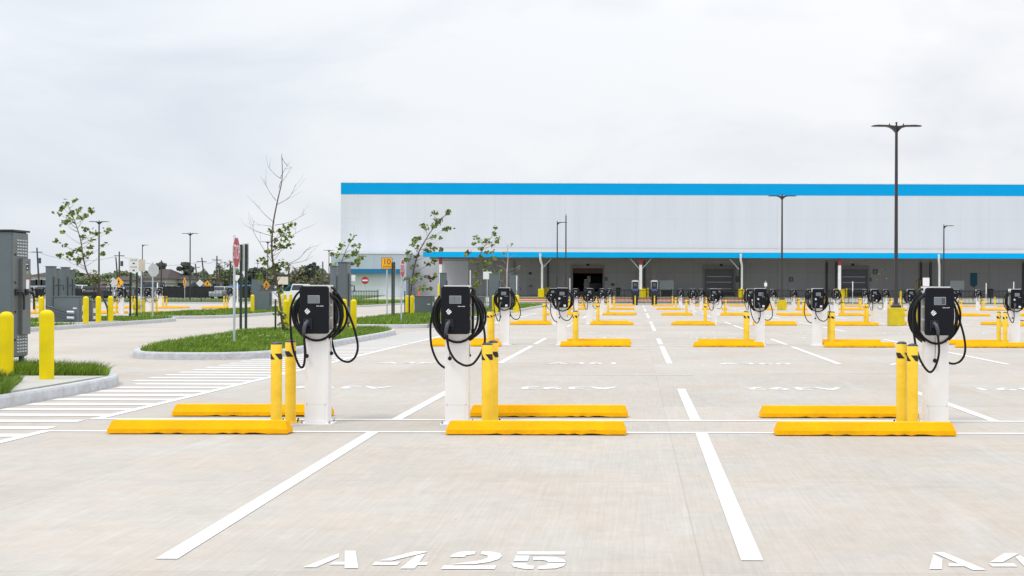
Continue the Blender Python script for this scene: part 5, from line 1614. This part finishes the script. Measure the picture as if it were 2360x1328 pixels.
# ------------------------------------------------------------------ distant houses, trees, poles, cars
M_ROOFH = mat('brown_roof', (0.055, 0.045, 0.045), 0.85, var=0.15, scale=2)
M_CREAM = mat('cream_wall', (0.42, 0.40, 0.35), 0.8, var=0.08, scale=1)
M_WHITEW = mat('white_wall', (0.55, 0.56, 0.55), 0.8, var=0.06, scale=1)
M_GLASS = mat('window_glass', (0.03, 0.04, 0.05), 0.15)
def house(px0, px1, py_e, py_r, Y, dp, wm, label, nwin=3):
    x0, x1 = (px0 - HX) * Y / F, (px1 - HX) * Y / F
    ze, zr = H - (py_e + 3.2 - HY) * Y / F, H - (py_r + 3.2 - HY) * Y / F
    c = (x0 + x1) / 2; hw = (x1 - x0) / 2
    R_ = thing('house', label, 'house', (c, Y, 0))
    wl_ = MB().box(-hw, hw, 0, dp, 0, ze).build('wall', wm, R_)
    o_ = 0.5; rl = hw * 0.35
    vs = [(-hw - o_, -o_, ze), (hw + o_, -o_, ze), (hw + o_, dp + o_, ze), (-hw - o_, dp + o_, ze), (-rl, dp / 2, zr), (rl, dp / 2, zr)]
    MB().add(vs, [(0, 1, 5, 4), (1, 2, 5), (2, 3, 4, 5), (3, 0, 4), (3, 2, 1, 0)]).build('roof', M_ROOFH, R_)
    for k in range(nwin):
        x = -hw + (2 * hw) * (k + .5) / nwin
        w_ = MB().box(x - .7, x + .7, -0.05, -0.001, ze * .45, ze * .8).build('window', M_TRIM, R_)
        MB().box(x - .62, x + .62, -0.07, -0.052, ze * .47, ze * .78).build('pane', M_GLASS, w_)
house(72, 108, 636, 626, 215, 10, M_WHITEW, 'white house with brown hip roof far left behind the parked cars', 3)
house(232, 300, 646, 637, 235, 10, M_CREAM, 'low cream house behind the leaning tree and yellow crossing sign', 4)
house(322, 382, 642, 619, 240, 14, M_CREAM, 'cream house with tall brown hip roof behind the stall board', 4)
house(376, 424, 643, 630, 246, 12, M_CREAM, 'cream house with lower brown roof joining the tall roofed house', 3)
def crown_tree(px, py_top, Y, wpx, label, mi=0, tall=False, seed=0, name='tree', zt=None, leaf=0.75, dens=1.0):
    rs = random.Random(seed)
    x, _, zt_ = W(px, py_top, Y)
    R_ = thing(name, label, 'tree', (x, Y, 0), 0, 'trees on the horizon beyond the houses')
    rw = wpx * Y / F / 2
    zb_ = zt_ * (0.55 if tall else 0.12)
    m = MB().tube([(0, 0, 0), (rs.uniform(-.2, .2), 0, zt_ * .5), (rs.uniform(-.5, .5), 0, zt_ * .9)], [.22, .15, .05], 6)
    blobs = []
    for _ in range(9 if not tall else 7):
        a = rs.uniform(0, 2 * PI); rr_ = rw * rs.uniform(0.2, 0.75)
        bz_ = rs.uniform(zb_ + .2 * (zt_ - zb_), zt_ - .2 * (zt_ - zb_))
        blobs.append((rr_ * math.cos(a), rr_ * math.sin(a), bz_, rw * rs.uniform(.3, .55)))
    blobs.append((rs.uniform(-.2, .2) * rw, 0, zt_ - rw * .3, rw * .35))
    for b in blobs[:5]: m.tube([(0, 0, zt_ * .4), (b[0] * .6, b[1] * .6, b[2] - .3), (b[0], b[1], b[2])], [.09, .06, .03], 4)
    m.build('trunk', M_BARK, R_)
    ml = MB()
    for bx_, by_, bz_, br in blobs:
        n = int(150 * dens)
        for _ in range(n):
            d = Vector((rs.gauss(0, 1), rs.gauss(0, 1), rs.gauss(0, 1))).normalized() * br * rs.uniform(.55, 1.08)
            d.z *= .75
            p = Vector((bx_, by_, bz_)) + d
            u = Vector((rs.gauss(0, 1), rs.gauss(0, 1), rs.gauss(0, 1))).normalized(); v = u.orthogonal().normalized()
            s_ = leaf * rs.uniform(.5, 1.2)
            ml.add([tuple(p - u * s_ * .5), tuple(p + v * s_ * .35), tuple(p + u * s_ * .5), tuple(p - v * s_ * .35)], [(0, 1, 2, 3)])
    ml.build('crown', M_FTREE[mi], R_)
rs0 = random.Random(4)
names_h = ['dense green', 'olive green', 'dark green', 'brownish sparse']
spots = [(118, 640, 40), (150, 634, 46), (186, 638, 44), (218, 632, 46), (252, 628, 50), (285, 624, 48), (314, 634, 40), (398, 640, 40), (452, 628, 50), (486, 632, 48), (516, 622, 46), (548, 630, 50), (580, 617, 46), (610, 616, 44), (640, 628, 44), (676, 626, 46), (706, 612, 44), (734, 618, 40), (756, 634, 36), (300, 640, 40), (430, 636, 40), (536, 614, 36), (690, 636, 40), (660, 634, 40)]
for i, (px, py, wp) in enumerate(spots):
    mi = [0, 1, 0, 3, 0, 1, 0, 2, 0, 1, 0, 0, 2, 1, 2, 0, 1, 0, 3, 1, 0, 0, 1, 0][i]
    crown_tree(px, py, 262 + 9 * (i % 4), wp * 1.35, '%s tree in the horizon belt, %s of the %s' % (names_h[mi], ORD[i % 12], 'nearer left run' if i < 12 else 'run nearer the warehouse'), mi, seed=i + 1)
# taller pines and palms
for i, (px, py, wp, lb) in enumerate([(371, 604, 26, 'tall dark pine rising behind the tall brown house roof'), (424, 604, 34, 'tall dark pine left of the twin-arm pole above screened fence'), (436, 612, 30, 'dark pine directly behind the twin-arm pole above screened fence'), (724, 605, 26, 'rounded tall pine left of the warehouse corner'), (712, 612, 22, 'short rounded pine beside the tall pine near the warehouse')]):
    crown_tree(px, py, 250 + i, wp, lb, 2, True, 50 + i, 'pine_tree', leaf=0.5, dens=1.2)
def palm(px, py, Y, label, seed):
    rs = random.Random(seed)
    x, _, zt_ = W(px, py, Y)
    R_ = thing('palm_tree', label, 'tree', (x, Y, 0))
    MB().tube([(0, 0, 0), (.1, 0, zt_ * .5), (0, 0, zt_ - .5)], [.2, .16, .15], 6).build('trunk', M_BARK, R_)
    m = MB()
    for k in range(26):
        a = rs.uniform(0, 2 * PI); e = rs.uniform(-1.3, .9); L_ = rs.uniform(.9, 1.4)
        p0 = Vector((0, 0, zt_ - .8)); d = Vector((math.cos(a) * math.cos(e), math.sin(a) * math.cos(e), math.sin(e)))
        p1 = p0 + d * L_ * .6; p2 = p0 + d * L_ + Vector((0, 0, -.35))
        s_ = Vector((-math.sin(a), math.cos(a), 0)) * .16
        m.add([tuple(v) for v in (p0, p1 + s_, p2, p1 - s_)], [(0, 1, 2, 3)])
    m.build('crown', M_FTREE[3], R_)
palm(505, 602, 240, 'shaggy palm just left of the near stop sign', 1)
palm(531, 598, 240, 'shaggy palm hidden behind the near stop sign edge', 2)
palm(665, 606, 240, 'shaggy palm above the cream sign back, left one', 3)
palm(680, 612, 240, 'shaggy palm above the cream sign back, right one', 4)
def upole(px, py, Y, label, lean=0.0, arm=True, tr=False):
    x, _, zt_ = W(px, py, Y)
    R_ = thing('utility_pole', label, 'utility pole', (x, Y, 0), 0, 'wooden utility poles along the horizon')
    MB().tube([(-lean, 0, 0), (0, 0, zt_)], [.17, .11], 7).build('pole', mat('pole_wood', (0.07, 0.06, 0.055), 0.9), R_)
    if arm: MB().box(-.9, .9, -.06, .06, zt_ - .8, zt_ - .68).build('crossarm', mat('pole_wood', (0, 0, 0)), R_)
    if tr: MB().cyl(.45, 0, zt_ - 2.6, zt_ - 1.7, .25, 8).build('pole_transformer', M_GUN, R_)
    return Vector((x, Y, zt_ - .7))
tops = []
for px, py, Y, lb, ln, ar, tr in [(85, 571, 190, 'thick utility pole just right of the near grey cabinet', -.5, True, True), (267, 593, 215, 'leaning utility pole left of the one with insulators', -.6, False, False), (275, 580, 205, 'tall utility pole with transformer behind the leaning tree', 0, True, True),
        (303, 612, 230, 'short utility pole hidden beside the stall board', 0, False, False), (372, 600, 225, 'utility pole in front of the pine behind the house', 0, False, False), (450, 608, 230, 'leaning utility pole right of the twin-arm pole', -.8, True, False), (465, 594, 215, 'leaning utility pole between two yellow crossing signs', -.9, True, False),
        (500, 590, 210, 'tall utility pole beside the palm near the stop sign', 0, True, False), (744, 603, 215, 'plain utility pole just left of the warehouse annex', 0, False, False)]:
    tops.append(upole(px, py, Y, lb, ln, ar, tr))
def wire(a, b, sag, label):
    pts = [tuple(a.lerp(b, t / 8) + Vector((0, 0, -sag * 4 * (t / 8) * (1 - t / 8)))) for t in range(9)]
    o = MB().tube(pts, 0.022, 4).build('power_line', mat('wire_dark', (0.12, 0.12, 0.13), 0.7)); tag(o, label, 'cable')
wire(tops[0], tops[2], 1.2, 'thin power line from the leftmost pole to the pole behind the leaning tree')
wire(tops[2], tops[6], 1.2, 'thin power line passing above the brown house roofs')
wire(tops[6], tops[7], .5, 'thin short power line between poles left of the stop sign')
wire(tops[7], tops[8], 2.0, 'thin power line passing behind the bare tall tree')
wire(Vector((-150, 190, tops[0].z + .6)), tops[0], .8, 'thin power line leaving the photo at the left edge')

# cars
TYRE = mat('tyre_rubber', (0.02, 0.02, 0.02), 0.8); RIM = mat('wheel_rim', (0.4, 0.4, 0.42), 0.3, metal=0.6)
CARC = {'white': (0.75, 0.76, 0.78), 'silver': (0.42, 0.44, 0.47), 'black': (0.012, 0.012, 0.015), 'red': (0.28, 0.02, 0.02), 'blue': (0.02, 0.07, 0.16), 'maroon': (0.13, 0.02, 0.03), 'grey': (0.13, 0.14, 0.15)}
def car(px, Y, rz, colr, kind, label, z=0.0):
    X = (px - HX) * Y / F
    R_ = thing('parked_car', label, 'car', (X, Y, z), rz, 'cars parked behind the far fence')
    cm = mat('car_' + colr, CARC[colr], 0.25, var=0.02, coat=0.6)
    if kind == 'suv':
        low = [(-2.3, .35), (2.3, .35), (2.35, .75), (2.25, 1.02), (1.2, 1.12), (-2.2, 1.15), (-2.33, .9)]; cab = [(-2.15, 1.13), (1.25, 1.13), (.65, 1.72), (-1.9, 1.76)]
    elif kind == 'truck':
        low = [(-2.8, .45), (2.7, .45), (2.75, .9), (2.6, 1.15), (1.4, 1.22), (-2.75, 1.2), (-2.8, .9)]; cab = [(-.8, 1.2), (1.5, 1.2), (.9, 1.88), (-.6, 1.9)]
    else:
        low = [(-2.3, .3), (2.3, .3), (2.32, .62), (2.1, .82), (1.1, .95), (-1.7, .98), (-2.25, .88)]; cab = [(-1.85, .96), (1.2, .96), (.4, 1.42), (-1.1, 1.44)]
    W2 = .9
    m = MB().loft([[(x, -W2 * s_, z_) for x, z_ in low] for s_ in (1,)] + [[(x, W2, z_) for x, z_ in low]])
    zc_ = cab[0][1]; zt_ = max(z_ for _, z_ in cab)
    def iw(z_): return W2 - .03 - .16 * (z_ - zc_) / (zt_ - zc_)
    m.loft([[(x, -iw(z_), z_) for x, z_ in cab], [(x, iw(z_), z_) for x, z_ in cab]])
    m.build('body', cm, R_)
    g = MB()
    def lerp2(a, b, t): return (a[0] + (b[0] - a[0]) * t, a[1] + (b[1] - a[1]) * t)
    for s_ in (-1, 1):
        q = [lerp2(cab[0], cab[3], .15), lerp2(cab[1], cab[2], .15), lerp2(cab[1], cab[2], .85), lerp2(cab[0], cab[3], .85)]
        cxm = (q[0][0] + q[1][0]) / 2
        q = [(cxm + (x - cxm) * .93, z_) for x, z_ in q]
        g.add([(x, s_ * (iw(z_) + .012), z_) for x, z_ in q], [(0, 1, 2, 3)])
    g.build('side_windows', M_GLASS, R_)
    for nm_, a, b, dx in (('windscreen', cab[1], cab[2], .015), ('rear_window', cab[0], cab[3], -.015)):
        p, q = lerp2(a, b, .12), lerp2(a, b, .9)
        MB().add([(p[0] + dx, -iw(p[1]) + .1, p[1]), (p[0] + dx, iw(p[1]) - .1, p[1]), (q[0] + dx, iw(q[1]) - .08, q[1]), (q[0] + dx, -iw(q[1]) + .08, q[1])], [(0, 1, 2, 3)]).build(nm_, M_GLASS, R_)
    for x in (-1.42, 1.42):
        for s_ in (-1, 1):
            wv = MB().loft([[(x + .34 * math.cos(a), s_ * .74 + dy, .34 + .34 * math.sin(a)) for a in [2 * PI * k / 14 for k in range(14)]] for dy in (-.11, .19 * 1)]).build('wheel', TYRE, R_)
            MB().loft([[(x + .2 * math.cos(a), s_ * (.945) + dy, .34 + .2 * math.sin(a)) for a in [2 * PI * k / 10 for k in range(10)]] for dy in (-.01, .01)]).build('rim', RIM, wv)
    zl = .7 if kind == 'sedan' else .88
    for s_ in (-1, 1):
        MB().cbox(2.27, s_ * .66, zl, .1, .32, .14, 0, .02).build('headlight', M_SIGNW, R_)
        MB().cbox(-2.27 if kind != 'truck' else -2.76, s_ * .74, zl + .1, .1, .2, .2, 0, .02).build('tail_light', M_RED, R_)
HP = PI / 2
cars = [(78, 162, -HP, 'silver', 'suv', 'silver suv parked far left behind the screened fence'), (92, 164, -HP, 'black', 'suv', 'black suv second from the left behind the near cabinet edge'), (170, 166, HP, 'maroon', 'suv', 'maroon suv parked behind the pillar cabinets'),
        (186, 165, -HP, 'white', 'truck', 'white pickup parked above the big grey transformer'), (205, 166, -HP, 'black', 'suv', 'black suv with front towards camera right of the white pickup'), (214, 172, -HP, 'blue', 'sedan', 'dark blue sedan beside the black suv above the transformer'), (226, 160, HP, 'black', 'suv', 'black suv with its tail to the camera beside the leaning tree'),
        (243, 168, HP, 'red', 'truck', 'dark red pickup behind the leaning tree trunk'), (262, 166, -HP, 'silver', 'suv', 'silver suv behind the blank diamond sign'), (284, 166, -HP, 'white', 'sedan', 'white sedan right of the yellow crossing sign at left'), (301, 166, HP, 'grey', 'suv', 'grey suv behind the stall board posts'),
        (392, 172, 0.1, 'white', 'sedan', 'white sedan roof showing above the screened fence, left one'), (440, 172, 0.0, 'silver', 'suv', 'silver suv roof showing above the screened fence by the pole'), (510, 160, -HP, 'silver', 'suv', 'silver suv in the gap right of the screened fence'), (525, 165, -HP, 'black', 'suv', 'black suv just left of the near stop sign post'),
        (690, 108, 0.25, 'white', 'truck', 'white pickup partly hidden by the left front charger'), (620, 165, 0.1, 'blue', 'suv', 'dark blue suv behind the low wide cabinet')]
for c_ in cars: car(*c_)
# awnings over parked vans
def tarp(px0, px1, py0, py1, Y, mt, label, name='awning'):
    x0, x1 = (px0 - HX) * Y / F, (px1 - HX) * Y / F
    zt_, zb_ = H - (py0 + 3 - HY) * Y / F, H - (py1 + 3 - HY) * Y / F
    c = (x0 + x1) / 2; hw = (x1 - x0) / 2
    R_ = thing(name, label, 'canopy', (c, Y, 0))
    MB().loft([[(-hw, 0, zb_), (-hw * .55, 0, zt_), (hw, 0, zt_), (hw, 0, zt_ - .15), (-hw * .5, 0, zt_ - .2), (-hw * .95, 0, zb_ - .08)], [(-hw, 5, zb_), (-hw * .55, 5, zt_), (hw, 5, zt_), (hw, 5, zt_ - .15), (-hw * .5, 5, zt_ - .2), (-hw * .95, 5, zb_ - .08)]]).build('cover', mt, R_)
    for sx_ in (-.85, .85):
        for y_ in (.3, 4.6): MB().box(sx_ * hw - .05, sx_ * hw + .05, y_ - .05, y_ + .05, 0, (zb_ if sx_ < 0 else zt_) - .16).build('leg', M_GALV, R_)
M_NAVY = mat('navy_cloth', (0.05, 0.08, 0.12), 0.7)
tarp(320, 380, 653, 661, 176, M_NAVY, 'dark blue slanted shelter behind the stall board')
tarp(432, 488, 650, 662, 176, M_NAVY, 'dark shelter roof behind the white diamond sign back')
tarp(523, 560, 656, 664, 172, mat('bright_blue_cloth', (0.02, 0.22, 0.62), 0.6), 'bright blue shelter roof right of the near stop sign')
tarp(655, 700, 656, 668, 140, mat('deep_blue_cloth', (0.01, 0.13, 0.30), 0.6), 'deep blue shelter behind the white pickup')
# small white pole bases by the far kerb
for px, Y, lb in ((147, 60, 'white marker post on top edge of the transformer'), (363, 100, 'slim white post above the west lot chargers'), (547, 95, 'white post with wide foot right of the near stop sign')):
    X = (px - HX) * Y / F
    R_ = thing('marker_post', lb, 'post', (X, Y, 0))
    MB().lathe(0, 0, [(.12, 0), (.07, .5), (.05, 1.9), (.03, 1.95)], 8).build('tube', M_SIGNW, R_)
# van inside the open dock
X = wx(1373, 152)
R_ = thing('delivery_van', 'dark van parked inside the open warehouse door', 'van', (X, 152.5, 1.18), 0.1)
MB().prism_x([(-2.3, .3), (2.3, .3), (2.3, 2.1), (-.9, 2.1), (-1.7, 1.2), (-2.3, 1.1)], -.95, .95).build('body', M_BLACK, R_)
MB().prism_x([(-1.74, 1.22), (-1.72, 1.2), (-.98, 2.0), (-1.0, 2.02)], -.8, .8).build('windscreen', M_GLASS, R_)
for y_ in (-1.4, 1.4):
    for s_ in (-.85, .85): MB().loft([[(s_ + dx, y_ + .34 * math.cos(a), .34 + .34 * math.sin(a)) for a in [2 * PI * k / 12 for k in range(12)]] for dx in (-.12, .12)]).build('wheel', TYRE, R_)
for i, px in enumerate((1350, 1357)):
    X = wx(px, 151)
    R_ = thing('stacked_pallets', 'tall pale stack inside the open door, %s one' % ('left' if i == 0 else 'right'), 'pallets', (X, 151, 1.18))
    m = MB()
    for k in range(8 + 2 * i): m.cbox(rs0.uniform(-.03, .03), 0, .12 + .2 * k, .45, .8, .16, 0, .01)
    m.build('stack', M_TRIM, R_)

# far wood behind the houses, one mass
rs = random.Random(77)
m = MB()
for _ in range(15000):
    px = rs.uniform(60, 775); Y = rs.uniform(300, 335)
    x = (px - HX) * Y / F
    top = 4.3 + 1.0 * math.sin(px * 0.043) + 0.7 * math.sin(px * 0.11 + 1) + 0.5 * math.sin(px * 0.23)
    z = rs.uniform(0.3, 1.0) ** 0.6 * top
    u = Vector((rs.gauss(0, 1), rs.gauss(0, 1), rs.gauss(0, 1))).normalized(); v = u.orthogonal().normalized()
    s_ = rs.uniform(.6, 1.3); p = Vector((x, Y, z))
    m.add([tuple(p - u * s_ * .6), tuple(p + v * s_ * .4), tuple(p + u * s_ * .6), tuple(p - v * s_ * .4)], [(0, 1, 2, 3)])
o = m.build('far_wood', M_FTREE[0]); tag(o, 'distant green belt of woodland behind the houses', 'woodland', kind='stuff')
